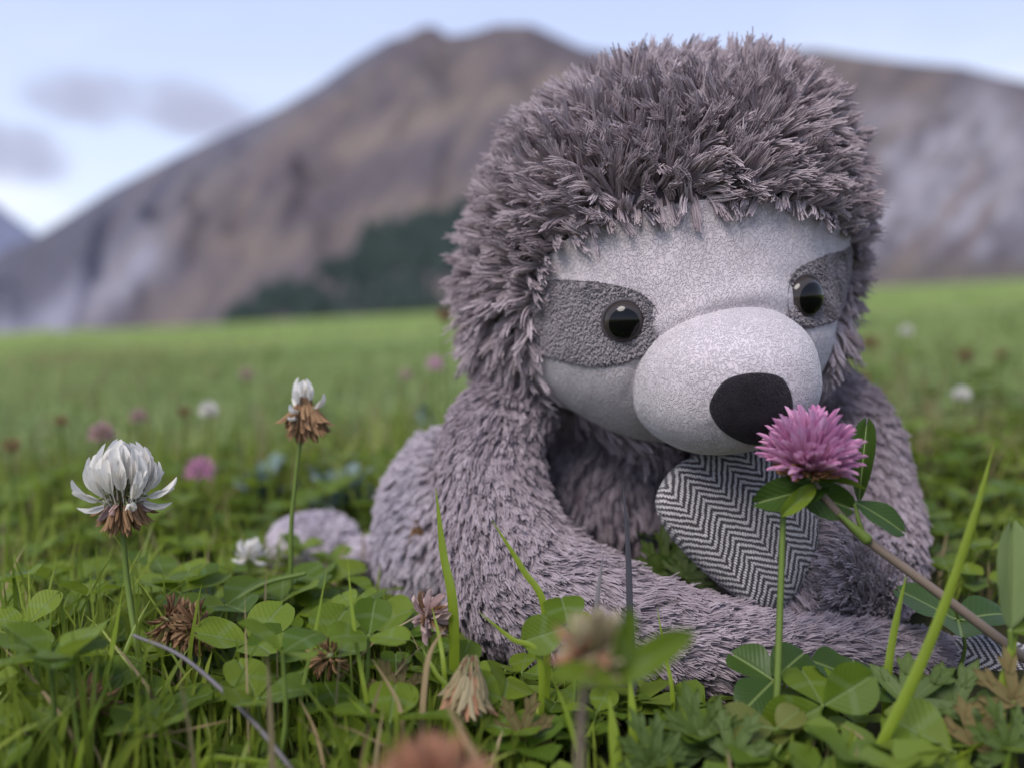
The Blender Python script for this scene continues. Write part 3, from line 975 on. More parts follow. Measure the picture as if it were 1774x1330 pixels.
def ball(name, px, py, d, rx, ry, rz, tufts, flowv, L=0.8, seed=3, mt='fur_body', lift=0.45, lump=0.06, k=9):
    c = P(px, py, d)
    a = np.linspace(0.02, math.pi - 0.02, 50)[:, None]; b = np.linspace(0, 2 * math.pi, 80, endpoint=False)[None]
    q = np.stack([np.sin(a) * np.cos(b), np.cos(a) + 0 * b, np.sin(a) * np.sin(b)], -1).reshape(-1, 3)
    q = q * (1 + lump * (fbm(q[:, 0] * 2 + 5, q[:, 1] * 2 + q[:, 2], 3, seed)[:, None] - 0.45) * 2)
    v = c + (q * np.array([rx, ry, rz])) @ BASIS
    f = orient(v, grid_faces(50, 80, True))
    o = own(name, v, f, M['hide'], sloth)
    r = np.random.default_rng(seed)
    p, n = tri_sample(v, f, tufts, r)
    ok = p[:, 2] > G(p[:, 0], p[:, 1]) - 0.1
    p, n = p[ok], n[ok]
    fl = np.asarray(flowv, float)[None] + 0 * n
    fl = fl - n * (fl * n).sum(1, keepdims=True)
    w = (fbm(p[:, 0] * 0.9 + 7, p[:, 2] * 0.9, 3, seed) - 0.45)
    fl = fl + np.cross(n, norm(fl)) * (w * 1.5)[:, None]
    fur('fur', p, n, fl, o, M[mt], L, lift, 0.28, k, 0.0165, 5, 0.13, 0.2, 0.3, seed + 50, SB, 0.5, 0.07)
    BODY.append((c[None], np.array([max(rx, rz)])))
    return o

for o in list(bpy.data.objects):
    if o.name.startswith('eye_patch'): pile(o, 3800, M['pile_dark'], None, 63, 0.075)

ball('torso', 1110, 850, 36.0, 6.9, 4.9, 4.3, 7000, -UP * 0.8, 0.8, 5)
ball('leg', 778, 930, 35.5, 2.8, 4.25, 4.2, 4600, -UP * 0.8 - RT * 0.25, 0.48, 7, 'fur_mid')
ball('foot', 545, 945, 40.5, 2.05, 1.5, 2.2, 2600, -UP * 0.5 - RT * 0.3, 0.24, 9, 'fur_pale')
ball('ankle', 640, 965, 39.5, 1.6, 0.85, 1.6, 700, -RT * 0.8, 0.28, 10, 'fur_pale')
limb('arm', [P(905, 690, 31.8), P(858, 760, 30.6), P(856, 880, 29.6), P(902, 1002, 28.7), P(1010, 1058, 27.7), P(1130, 1095, 26.9), P(1280, 1125, 26.6), P(1400, 1122, 26.9), P(1520, 1120, 27.2), P(1610, 1130, 27.2)],
     [1.4, 1.55, 1.78, 2.15, 1.85, 1.5, 1.25, 0.9, 0.6, 0.5], 9200, 1.0, 0.62, None, 0.55, 12)
limb('arm', [P(1405, 690, 34.0), P(1470, 745, 33.2), P(1500, 850, 32.2), P(1508, 950, 31.0), P(1468, 1010, 29.4), P(1420, 985, 28.2)],
     [1.5, 1.5, 1.5, 1.6, 1.55, 1.3], 5200, 1.0, 0.62, None, 0.55, 14)

# ---- tweed soles
def pad(poly, depth, axis_px, parent, puff, rim=True):
    """padded sole: outline on a tilted plane, puffed; UV in cm along the weave"""
    B = spline_closed(poly, 110)
    cen = B.mean(0); s = np.linspace(0, 1, 30)
    g = (cen + s[:, None, None] * (B - cen)[None]).reshape(-1, 2)
    d = depth(g[:, 0], g[:, 1])
    p = np.stack([P(a, b, c) for (a, b), c in zip(g, d)])
    c0 = P(*cen, float(depth(*cen)))
    e1 = norm(P(cen[0] + 10, cen[1], float(depth(cen[0] + 10, cen[1]))) - c0)
    e2 = P(cen[0], cen[1] + 10, float(depth(cen[0], cen[1] + 10))) - c0
    e2 = norm(e2 - e1 * (e2 @ e1)); nn = np.cross(e1, e2)
    if nn @ (O - c0) < 0: nn = -nn
    ss = np.repeat(s, len(B))
    h = puff * np.sqrt(np.clip(1 - ss ** 2.2, 0, 1)) + 0.06 * (fbm(g[:, 0] / 50, g[:, 1] / 50, 3, 4) - 0.45)
    x = (p - c0) @ e1; y = (p - c0) @ e2
    a = math.atan2(axis_px[1], axis_px[0]); uv = np.stack([-x * math.sin(a) + y * math.cos(a), x * math.cos(a) + y * math.sin(a)], -1)
    front = p + nn * h[:, None]
    back = p[-len(B):] - nn * 0.55
    v = np.vstack([front, back]); n = len(B)
    f = list(map(tuple, grid_faces(30, n, True)))
    o0 = 29 * n
    f += [(o0 + i, o0 + (i + 1) % n, o0 + n + (i + 1) % n, o0 + n + i) for i in range(n)]
    uv = np.vstack([uv, uv[-n:] * 1.04])
    return own('paw_pad', v, f, M['tweed'], parent, uv)

SOLE = ((1143, 878), (1150, 842), (1176, 808), (1215, 786), (1262, 777), (1315, 779), (1365, 800), (1402, 845), (1418, 905), (1412, 965), (1385, 1020), (1345, 1055), (1305, 1050), (1258, 1018), (1212, 978), (1165, 925))
sole_d = lambda x, y: 27.1 - 0.0022 * (np.asarray(y, float) - 910) + 0.0012 * (np.asarray(x, float) - 1290)
hand = limb('paw', [P(1300, 910, 29.0), P(1380, 960, 28.9), P(1470, 1005, 28.8)], [1.5, 1.55, 1.3], 2600, -1.0, 0.62,
            lambda p: ((PIX(p)[0] < 1405) & (PIX(p)[2] < 28.6)), 0.45, 16)
pad(SOLE, sole_d, (0.60, 0.80), hand, 0.6)
# tufts lapping over the rim of the sole
def rim_fur():
    r = np.random.default_rng(8)
    B = spline_closed(SOLE, 600)
    idx = [i for i in range(600) if B[i, 0] > 1330 and B[i, 1] > 850]
    sel = r.choice(idx, 330)
    q = B[sel] + r.normal(0, 5, (330, 2))
    p = np.stack([P(x, y, float(sole_d(x, y)) + r.uniform(-0.02, 0.5)) for x, y in q])
    n = norm(-FW + RT * 0.5)[None] + 0 * p
    t = norm((p - P(1290, 905, 27.2)))
    fl = t * 0.9 - UP * 0.2
    fur('fur', p, n, fl, hand, M['fur_body'], 0.6, 0.5, 0.3, 9, 0.0135, 5, 0.1, 0.1, 0.3, 77, SB, 0.8, 0.08)
rim_fur()
arm_pad = ((1610, 1140), (1640, 1112), (1690, 1100), (1740, 1105), (1790, 1125), (1800, 1160), (1760, 1182), (1700, 1182), (1640, 1170))
tip = limb('paw', [P(1600, 1130, 27.4), P(1680, 1142, 27.5), P(1760, 1148, 27.5)], [0.5, 0.62, 0.55], 500, 1.0, 0.35, lambda p: PIX(p)[0] > 1640, 0.35, 18)
pad(arm_pad, lambda x, y: 26.9 - 0.003 * (np.asarray(y, float) - 1140) + 0 * np.asarray(x, float), (0.9, 0.3), tip, 0.28)

# ------------------------------------------------------------------ plants: helpers
def inside_body(p, margin=0.35):
    for path, rad in BODY:
        d = np.linalg.norm(path - p, axis=1) - rad
        if d.min() < margin: return True
    return False

def frame(y, zhint):
    y = norm(y); z = np.asarray(zhint, float); z = z - y * (z @ y)
    if np.linalg.norm(z) < 1e-4: z = np.cross(y, [0.3, 0.7, 0.2])
    z = norm(z); x = np.cross(y, z)
    return np.stack([x, y, z], 1)

def pose(o, base, y, zhint, size):
    m = frame(y, zhint)
    sx, sy, sz = (size, size, size) if np.ndim(size) == 0 else size
    o.matrix_local = Matrix.Translation(Vector(np.asarray(base) * S)) @ Matrix([list(r) for r in m]).to_4x4() @ Matrix.Diagonal((sx, sy, sz, 1))
    return o

def part_copy(src, parent, base, y, zhint, size):
    o = src.copy(); col.objects.link(o); o.parent = parent
    return pose(o, base, y, zhint, size)

def tree_copy(root, loc, rz, sc, label=None, group=None):
    r = root.copy(); col.objects.link(r)
    r.location = np.asarray(loc) * S; r.rotation_euler = (0, 0, rz); r.scale = (sc, sc, sc)
    if label: r['label'] = label
    if group: r['group'] = group
    for ch in list(root.children):
        c = ch.copy(); col.objects.link(c); c.parent = r
    return r

def leaflet_data(W=0.9, fold=0.25, curl=0.25, notch=0.06, wav=0.03, seed=0, ny=10, nx=8, wide=0.58, power=0.8):
    """a leaflet of length 1 along +Y, face up +Z"""
    r = np.random.default_rng(seed)
    t = np.linspace(0, 1, ny + 1)
    w = np.where(t < wide, np.sin(np.pi / 2 * np.clip(t / wide, 0, 1)) ** power, np.sqrt(np.clip(1 - ((t - wide) / (1 - wide)) ** 2, 0, 1)))
    w[-1] = 0.16
    u = np.linspace(-1, 1, nx + 1)
    x = w[:, None] * u[None] * W / 2
    y = t[:, None] - notch * np.exp(-(u[None] / 0.35) ** 2) * t[:, None] ** 6 * 2
    ph = r.uniform(0, 6.28, 2)
    z = np.abs(x) * math.tan(fold) - curl * t[:, None] ** 2 * 0.5 + wav * np.sin(9 * t[:, None] + ph[0] + 3 * np.sign(u)[None]) * np.abs(u[None]) ** 2
    v = np.stack([x, y + 0 * x, z + 0 * x], -1).reshape(-1, 3)
    uv = np.stack([x / W + 0.5, t[:, None] + 0 * x], -1).reshape(-1, 2)
    return v, grid_faces(ny + 1, nx + 1), uv

def proto(name, me, m):
    """an object that is only copied from; unlinked"""
    o = bpy.data.objects.new(name, me)
    me.materials.clear()
    for x in (m if isinstance(m, (list, tuple)) else [m]): me.materials.append(x)
    return o

LEAFLET = []
for k in range(7):
    v, f, uv = leaflet_data(0.86 + 0.02 * (k % 3), 0.12 + 0.09 * (k % 4), 0.1 + 0.12 * (k % 3), 0.05, 0.025, k)
    LEAFLET.append(proto('leaflet', mk('leaflet', v, f, S, uv), M['clover']))

def leaflet_of(k, m):
    o = LEAFLET[k % 7]
    key = (k % 7, m.name)
    if key not in _lf:
        _lf[key] = proto('leaflet', o.data.copy(), m)
    return _lf[key]
_lf = {}

# ------------------------------------------------------------------ clover leaves
def clover_leaf(base, hub, up, az, size, k=0, m=None, label=None, group=None, elev=(0.15, 0.5), angles=(0, 2.1, -2.1), sizes=(1, 1, 1), stalk=0.055, name='clover_leaf'):
    base = np.asarray(base, float); hub = np.asarray(hub, float)
    t = empty(name, base, label, 'clover leaf', group)
    r = random.Random(k * 13 + 5)
    mid = (base + hub) / 2 + np.array([r.uniform(-.2, .2), r.uniform(-.2, .2), 0.1])
    me = tube_mesh('stalk', spline([base - base, mid - base, hub - base], 7), np.linspace(stalk * 1.1, stalk * 0.8, 7), 5)
    link('stalk', me, t, M['stem'])
    up = norm(up)
    f0 = frame(np.array([math.cos(az), math.sin(az), 0.03]) , up)
    for i, a in enumerate(angles):
        e = r.uniform(*elev)
        dirv = f0[:, 1] * math.cos(a) + f0[:, 0] * math.sin(a)
        y = dirv * math.cos(e) + up * math.sin(e)
        z = up * math.cos(e) - dirv * math.sin(e)
        part_copy(leaflet_of(k + i, m or M['clover']), t, hub - base + dirv * 0.04, y, z, size * sizes[i % len(sizes)] * r.uniform(0.92, 1.06))
    return t

def top_limit(px, d):
    """highest picture row (for the build) that low plants in front of the toy reach, so that they stay as low as those in the meadow"""
    a = np.interp(px, [0, 300, 440, 560, 640, 680, 760, 850, 1000, 1150, 1250, 1400, 1500, 1600, 1700, 1774],
                  [940, 950, 985, 985, 985, 1060, 1120, 1140, 1155, 1170, 1180, 1165, 1165, 1190, 1195, 1195])
    a += max(0.0, 24.5 - d) * 24 + (25 if 800 < px < 1600 else 0)
    if d > 29 and (px < 640 or px > 1610): a = min(a, 533 + (11.4 - TILT * (px - 887) / F * d - 2.3) * F / d)
    if d > 44: a = 700
    elif d > 38: a = min(a, np.interp(px, [0, 400, 445, 640, 660, 1560, 1640, 1774], [860, 880, 960, 960, 850, 850, 900, 880]))
    return a

FREE = []            # roots already taken
def free(x, y, gap):
    for (a, b) in FREE:
        if (a - x) ** 2 + (b - y) ** 2 < gap * gap: return False
    return True

PROTO_LEAF = []
# what stays open to view: (column, row, distance, radius)
OPEN = ((318, 1078, 25.5, 120), (742, 1066, 24.2, 90), (812, 1200, 22.2, 95), (222, 1000, 24.9, 60), (1700, 1140, 27.5, 150), (1440, 1190, 21.8, 130), (1310, 1230, 21.3, 100), (160, 1212, 22.2, 80), (572, 1135, 23.6, 70), (432, 965, 33, 70))
PLACES = (('at the left edge', 20, 1030), ('left of the white clover stem', 130, 1090), ('just right of the white clover stem', 290, 1010), ('by the fallen brown clover heads', 330, 1110),
          ('below the small grey foot', 500, 1010), ('against the sloth leg', 640, 1050), ('along the grey purple stem', 380, 1190), ('in the bottom left corner', 120, 1260), ('in front of the leg', 640, 1180),
          ('under the bent elbow', 830, 1190), ('below the middle of the arm', 1010, 1230), ('under the forearm', 1200, 1250), ('around the straight flower stalk', 1360, 1240),
          ('beside the bright slanting blade', 1570, 1220), ('below the paw tip', 1700, 1230), ('behind the pink flower stem', 1700, 1010), ('behind the grey foot', 470, 900),
          ('behind the white clover', 200, 930), ('behind the sloth at right', 1690, 900), ('beside the sloth shoulder at right', 1640, 820), ('left of the grey foot', 380, 930), ('behind the leg', 640, 840), ('behind the big folded leaf', 1750, 960), ('right of the slanting blade tip', 1760, 760), ('left of the slanting blade tip', 1660, 740), ('behind the white clover at left', 80, 880), ('behind the white clover at right', 330, 890))
def leaf_label(p, sc, d):
    u, w, _ = PIX(p)
    k = min(PLACES, key=lambda q: (q[1] - u) ** 2 + 1.5 * (q[2] - w) ** 2)
    size = 'tiny' if sc < 0.8 else 'small' if sc < 0.95 else 'medium sized' if sc < 1.1 else 'large'
    far = 'near the viewer ' if d < 23.5 else '' if d < 33 else 'further back '
    return size + ' green clover leaf ' + far + k[0]
def make_leaf_protos():
    for k in range(9):
        H = (1.5, 1.9, 2.3, 2.7, 3.1, 2.0, 2.5, 1.7, 2.9)[k]
        a = k * 2.4; lean = 0.35
        hub = np.array([math.cos(a) * lean, math.sin(a) * lean, H])
        up = np.array([math.cos(a) * 0.3, math.sin(a) * 0.3, 1.0])
        t = clover_leaf((0, 0, 0), hub, up, a + 0.5, 1.0 + 0.12 * (k % 4), k, None, 'small green three part clover leaf in the low ground cover', 'clover leaves of the ground cover')
        PROTO_LEAF.append((t, H))
make_leaf_protos()
def scatter_leaves(n_max, d0, d1, gap, x0=-60, x1=1834, used=[0]):
    r = np.random.default_rng(int(d0 * 10))
    n = tries = 0
    while n < n_max and tries < 40000:
        tries += 1
        d = math.sqrt(r.uniform(d0 ** 2, d1 ** 2)); px = r.uniform(x0, x1)
        q = P(px, 1000, d); x, y = q[0], q[1]
        p = np.array([x, y, float(G(x, y))])
        if inside_body(p + [0, 0, 0.5], 0.3) or not free(x, y, gap): continue
        lim = top_limit(px, d) + r.uniform(-10, 60)
        hmax = (P(px, lim, d)[2] - p[2])
        ok = [i for i in range(9) if PROTO_LEAF[i][1] * 0.8 < hmax]
        if not ok: continue
        i = ok[r.integers(len(ok))]; t, H = PROTO_LEAF[i]
        sc = min(hmax / H, r.uniform(0.95, 1.45) if d < 31 else r.uniform(0.85, 1.3))
        hubp = p + [0, 0, H * sc]
        if inside_body(hubp, 0.7): continue
        hu, hw, _ = PIX(hubp)
        if any(d < q[2] + 0.5 and math.hypot(hu - q[0], hw - q[1]) < q[3] for q in OPEN): continue
        tree_copy(t, p - [0, 0, 0.15], r.uniform(0, 6.28), sc, leaf_label(hubp, sc, d))
        FREE.append((x, y)); n += 1
    return n
n1 = scatter_leaves(66, 20.0, 31, 1.1)
n2 = scatter_leaves(165, 31, 52, 1.35)
def part_names():
    by = {}
    for o in col.objects:
        if o.name.startswith('clover_leaf') and o.get('group') and o.parent is None and o not in [q[0] for q in PROTO_LEAF]:
            u, w, d = PIX(np.array(o.location) / S); by.setdefault(o['label'], []).append((u, d, o))
    for lab, v in by.items():
        v.sort(key=lambda q: q[0])
        if len(v) < 2: continue
        if len(v) == 3: v[1][2]['label'] = 'middle ' + lab
        elif len(v) > 3:
            inner = sorted(v[1:-1], key=lambda q: q[1])
            inner[0][2]['label'] = 'nearest ' + lab
            inner[-1][2]['label'] = ('farthest ' if len(inner) > 1 else 'nearest ') + lab
        v[0][2]['label'] = 'leftmost ' + lab; v[-1][2]['label'] = 'rightmost ' + lab
part_names()
for t, H in PROTO_LEAF:
    for c in list(t.children): bpy.data.objects.remove(c)
    bpy.data.objects.remove(t)

def px_leaf(label, hub, d, up, az, size_px, k, m=None, angles=(0, 2.1, -2.1), sizes=(1, 1, 1), elev=(0.1, 0.3), base_dx=0, name='clover_leaf'):
    h = P(hub[0], hub[1], d)
    b = P(hub[0] + base_dx, hub[1] + 80, d + 0.3); b[2] = float(G(b[0], b[1])) - 0.1
    return clover_leaf(b, h, up, az, size_px * d / F, k, m, label, None, elev, angles, sizes, 0.06, name)
TOCAM = -FW
px_leaf('large round clover leaf facing the viewer in front of the sloth arm', (1425, 1222), 21.8, TOCAM * 1.0 + UP * 0.45, 2.0, 108, 1, None, (0.45, -1.15, 1.9), (1.05, 1.0, 0.95), (0.0, 0.15))
px_leaf('yellow green clover leaf folded in half at the foot of the pink flower stalk', (1345, 1262), 21.3, TOCAM * 0.5 + UP * 1.0 , 3.0, 105, 4, M['clover_yellow'], (0.0, 2.4), (1.0, 0.6))
px_leaf('brown tinged narrow clover leaf beside the large round one', (1352, 1292), 20.9, TOCAM * 0.9 - RT * 0.8, 0.9, 88, 2, M['clover_yellow'], (0.0,), (1.0,))
px_leaf('broad veined clover leaf right of the tall bright grass blade', (1655, 1302), 20.6, TOCAM * 0.7 + UP * 0.9 - RT * 0.3, 2.3, 125, 3, None, (0.0, -1.9), (1.05, 0.9))
px_leaf('upright clover leaf standing against the middle of the sloth arm', (985, 1085), 22.6, TOCAM * 0.9 + UP * 0.5, 2.1, 88, 5, None, (0.5, -0.9, 2.6), (1.0, 1.0, 0.6))
px_leaf('tall oval clover leaf under the bent arm left of the blurred flower', (872, 1210), 22.4, TOCAM * 0.8 + UP * 0.5 + RT * 0.3, 1.7, 100, 2, None, (0.2, -1.4), (1.1, 0.8))
px_leaf('blue green heart shaped clover leaf low on the left of the arm', (580, 1292), 21.2, TOCAM * 0.7 + UP * 0.7, 1.5, 78, 6, None, (0.55, -0.6), (1.0, 0.9))
px_leaf('pale clover leaf at the left edge close to the viewer', (38, 1268), 21.0, TOCAM * 0.4 + UP * 1.0, 2.8, 85, 0, None, (0.0, 2.2, -2.0))
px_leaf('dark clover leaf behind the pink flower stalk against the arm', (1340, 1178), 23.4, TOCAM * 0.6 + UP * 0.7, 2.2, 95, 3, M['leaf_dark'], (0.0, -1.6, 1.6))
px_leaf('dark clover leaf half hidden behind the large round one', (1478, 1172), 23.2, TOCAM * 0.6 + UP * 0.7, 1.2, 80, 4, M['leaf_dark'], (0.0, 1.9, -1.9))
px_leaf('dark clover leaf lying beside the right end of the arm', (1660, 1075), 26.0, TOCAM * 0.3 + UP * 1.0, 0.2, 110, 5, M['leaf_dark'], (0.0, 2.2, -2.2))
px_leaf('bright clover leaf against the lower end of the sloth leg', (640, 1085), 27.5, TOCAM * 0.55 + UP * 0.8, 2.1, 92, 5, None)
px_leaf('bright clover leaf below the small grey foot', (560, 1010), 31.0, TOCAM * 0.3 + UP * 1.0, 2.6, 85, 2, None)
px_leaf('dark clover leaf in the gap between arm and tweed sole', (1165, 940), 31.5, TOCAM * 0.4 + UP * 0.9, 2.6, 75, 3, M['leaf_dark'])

# ------------------------------------------------------------------ deeply cut leaves
def lobed_mesh(seed, lobes=5):
    r = np.random.default_rng(seed); s = Shape()
    for i in range(lobes):
        a = (i - (lobes - 1) / 2) * (0.74 if lobes == 5 else 0.6) + r.uniform(-.08, .08)
        L = 1.0 - 0.1 * abs(i - (lobes - 1) / 2) + r.uniform(-.06, .06)
        for b, l0, ll in ((0, 0.0, 1.0), (0.5, 0.52, 0.36), (-0.5, 0.52, 0.36)):
            t = np.linspace(0, 1, 8)
            w = (0.115 if b == 0 else 0.06) * (0.35 + 0.65 * np.sin(np.pi * np.clip(t * 0.8 + 0.12, 0, 1))) * np.where(t > 0.85, (1 - t) / 0.15 * 0.75 + 0.08, 1)
            dirv = np.array([math.sin(a), math.cos(a)]); d2 = np.array([math.sin(a + b), math.cos(a + b)])
            c = dirv * l0 * L + d2 * (t * ll * L)[:, None]
            side = np.array([d2[1], -d2[0]])
            u = np.array([-1, 0, 1.0])
            xy = c[:, None] + side * (w[:, None] * u)[..., None]
            rr = np.hypot(xy[..., 0], xy[..., 1])
            z = 0.035 * np.abs(u)[None] + 0.3 * rr - 0.3 * rr ** 2 + r.uniform(-.02, .02) + 0.004 * abs(b) / 0.42
            v = np.dstack([xy, z]).reshape(-1, 3)
            uv = np.stack([np.broadcast_to(u / 2 * 0.9 + 0.5, (8, 3)), np.broadcast_to(t[:, None], (8, 3))], -1).reshape(-1, 2)
            s.add(v, grid_faces(8, 3), 0, uv)
    return s.mesh('blade')
LOBED = [proto('blade', lobed_mesh(k, 5 if k % 2 else 7), M['leaf_lobed']) for k in range(4)]
LOBED_Y = proto('blade', LOBED[1].data.copy(), M['leaf_dry'])
def lobed_leaf(label, hub, d, up, az, size_px, k=0, dry=False, group=None):
    h = P(hub[0], hub[1], d); b = P(hub[0] + 10, hub[1] + 70, d + 0.4); b[2] = float(G(b[0], b[1])) - 0.1
    t = empty('lobed_leaf', b, label, 'leaf', group)
    me = tube_mesh('stalk', spline([b - b, (h - b) * 0.5 + np.array([0.1, 0.1, 0]), h - b], 6), 0.05, 5)
    link('stalk', me, t, M['stem'])
    y = norm(RT * math.cos(az) + UP * math.sin(az) + FW * 0.2)
    part_copy(LOBED_Y if dry else LOBED[k % 4], t, h - b, y, up, size_px * d / F)
    return t
for a in (('deeply cut green leaf fanned out under the forearm near the grey stalk', (1215, 1300), 21.3, TOCAM * .8 + UP * .6, 1.75, 118, 0),
          ('deeply cut green leaf left of the yellow green clover leaf', (1270, 1310), 20.8, TOCAM * .6 + UP * .8, 1.0, 90, 1),
          ('small cut green leaf under the blurred flower head', (1130, 1320), 20.4, TOCAM * .5 + UP * .8, 2.0, 95, 2),
          ('cut green leaf crossed by the tall bright grass blade', (1570, 1220), 22.0, TOCAM * .6 + UP * .9, 0.5, 115, 3),
          ('pale cut green leaf in front of the sloth paw end', (1640, 1248), 22.0, TOCAM * .5 + UP * .9, 0.9, 120, 0),
          ('cut green leaf in the bottom right corner', (1745, 1300), 20.2, TOCAM * .6 + UP * .8, 1.9, 100, 1),
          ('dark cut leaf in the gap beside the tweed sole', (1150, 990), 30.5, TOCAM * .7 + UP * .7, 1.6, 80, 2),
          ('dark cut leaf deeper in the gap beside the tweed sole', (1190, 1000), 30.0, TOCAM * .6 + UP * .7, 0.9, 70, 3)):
    lobed_leaf(*a)
lobed_leaf('dry yellow cut leaf at the right edge near the paw', (1755, 1215), 21.4, TOCAM * .8 + UP * .4, 1.7, 95, 1, True)
lobed_leaf('dry yellow cut leaf curled low in the right corner', (1690, 1290), 20.9, TOCAM * .7 + UP * .6, 1.0, 90, 1, True)
lobed_leaf('withered brown cut leaf under the middle of the arm', (905, 1275), 21.8, TOCAM * .6 + UP * .6, 1.3, 80, 1, True)
lobed_leaf('withered brown cut leaf low in the left grass', (690, 1200), 22.6, TOCAM * .5 + UP * .7, 2.2, 70, 1, True)

# ------------------------------------------------------------------ single grass blades and stalks
def blade(label, pts, width_px, m, name='grass_leaf', ground=True, round_=False, cat='grass blade', tipw=0.06, twist=0.2):
    """pts: (px, py, d) from root to tip; a folded ribbon, or a thin round stalk"""
    p = [P(*q) for q in pts]
    if ground:
        b = p[0].copy(); b[2] = float(G(b[0], b[1])) - 0.2
        if p[0][2] > b[2] + 0.3: p = [b + (b - p[0]) * 0.0] + p
    b = p[0].copy()
    path = spline(p, 22)
    d = pts[-1][2]; w = width_px * d / F / 2
    s = np.linspace(0, 1, 22)
    prof = np.interp(s, [0, 0.25, 0.7, 1], [0.8, 1.0, 0.75, tipw])
    if round_:
        me = tube_mesh(name, path - b, w * np.interp(s, [0, 1], [1.1, 0.75]), 6)
    else:
        t = norm(np.gradient(path, axis=0))
        side = norm(np.cross(t, FW + np.array([0.1, 0, 0.1])))
        nn = np.cross(side, t)
        side = norm(side + nn * (twist * np.sin(2.2 * s + width_px))[:, None])
        u = np.array([-1, 0, 1.0])
        v = path[:, None] + side[:, None] * (w * prof)[:, None, None] * u[None, :, None] + nn[:, None] * (w * prof * 0.45)[:, None, None] * (np.abs(u) - 0.5)[None, :, None]
        uv = np.stack([np.broadcast_to(u * 0.5 + 0.5, (22, 3)), np.broadcast_to(s[:, None], (22, 3))], -1).reshape(-1, 2)
        me = mk(name, (v - b).reshape(-1, 3), grid_faces(22, 3), S, uv)
    o = link(name, me, None, m)
    o.location = b * S
    return tag(o, label, cat)
g, st, gs = M['grass_one'], M['straw'], M['grey_stalk']
blade('broad bright grass blade slanting up across the right of the picture', [(1490, 1360, 20.6), (1580, 1185, 20.8), (1640, 1040, 21), (1690, 890, 21.2), (1722, 770, 21.4)], 22, g)
blade('short green blade crossing in front of the paw tip', [(1735, 1215, 21.5), (1752, 1130, 21.6), (1768, 1060, 21.8)], 20, g)
blade('dark green blade standing up beside the bent elbow', [(785, 1060, 24), (768, 960, 24.2), (755, 845, 24.4)], 19, g)
blade('green blade leaning left over the upper arm', [(945, 1065, 23.4), (905, 985, 23.6), (852, 900, 23.8)], 14, g)
blade('thin green blade leaning left at the elbow underside', [(935, 1142, 22.4), (885, 1105, 22.6), (828, 1058, 22.8)], 11, g)
blade('tall grey stalk standing in front of the arm, left of the sole', [(1096, 1160, 24.0), (1092, 1080, 24.1), (1088, 950, 24.3), (1079, 835, 24.5)], 14, M['dark_stalk'], 'grass_stalk', True, False, 'grass stalk')
blade('short grey stalk beside the tall one in front of the arm', [(1030, 1105, 24.0), (1038, 1010, 24.2), (1046, 955, 24.4)], 9, gs, 'grass_stalk', True, False, 'grass stalk')
blade('thin pale stalk in front of the forearm', [(1165, 1200, 23.2), (1152, 1130, 23.4), (1138, 1050, 23.6)], 8, M['grass_one'], 'grass_stalk', True, False, 'grass stalk')
blade('upright green blade before the forearm, right of the sole', [(1538, 1175, 22.6), (1550, 1090, 22.8), (1571, 992, 23)], 17, g)
blade('grey purple stem lying across the left foreground', [(520, 1350, 20.2), (430, 1240, 21), (320, 1140, 22), (232, 1100, 22.6)], 8, gs, 'grass_stalk', False, True, 'grass stalk')
blade('pale green stalk arching below the small foot', [(375, 1085, 27), (410, 1040, 27.5), (460, 1010, 28), (528, 993, 28.5)], 10, M['stem'], 'grass_stalk', True, True, 'grass stalk')
for i, (lab, pts, w) in enumerate((
        ('straw coloured blade bent over below the leg', [(702, 1305, 21.2), (690, 1220, 21.4), (645, 1140, 21.6)], 11),
        ('curled dry blade below the elbow', [(728, 1295, 21.2), (735, 1190, 21.4), (745, 1130, 21.6), (772, 1085, 21.8)], 12),
        ('dry brown tipped blade in the low left grass', [(560, 1330, 20.8), (545, 1265, 21), (518, 1208, 21.2)], 8),
        ('thin straw lying across the left foreground', [(235, 1278, 21), (320, 1264, 21), (400, 1246, 21)], 6),
        ('blurred dry stick in the bottom middle close to the viewer', [(835, 1350, 18.4), (800, 1270, 18.5), (765, 1205, 18.6)], 19),
        ('straw blade leaning right in the left corner', [(130, 1290, 21), (60, 1180, 21.6), (5, 1120, 22)], 9),
        ('dry stalk leaning beside the large round clover leaf', [(1530, 1330, 20.6), (1495, 1280, 20.8), (1455, 1252, 21)], 7))):
    blade(lab, pts, w, st, 'dry_grass_leaf', i not in (3,), False, 'dry grass blade')
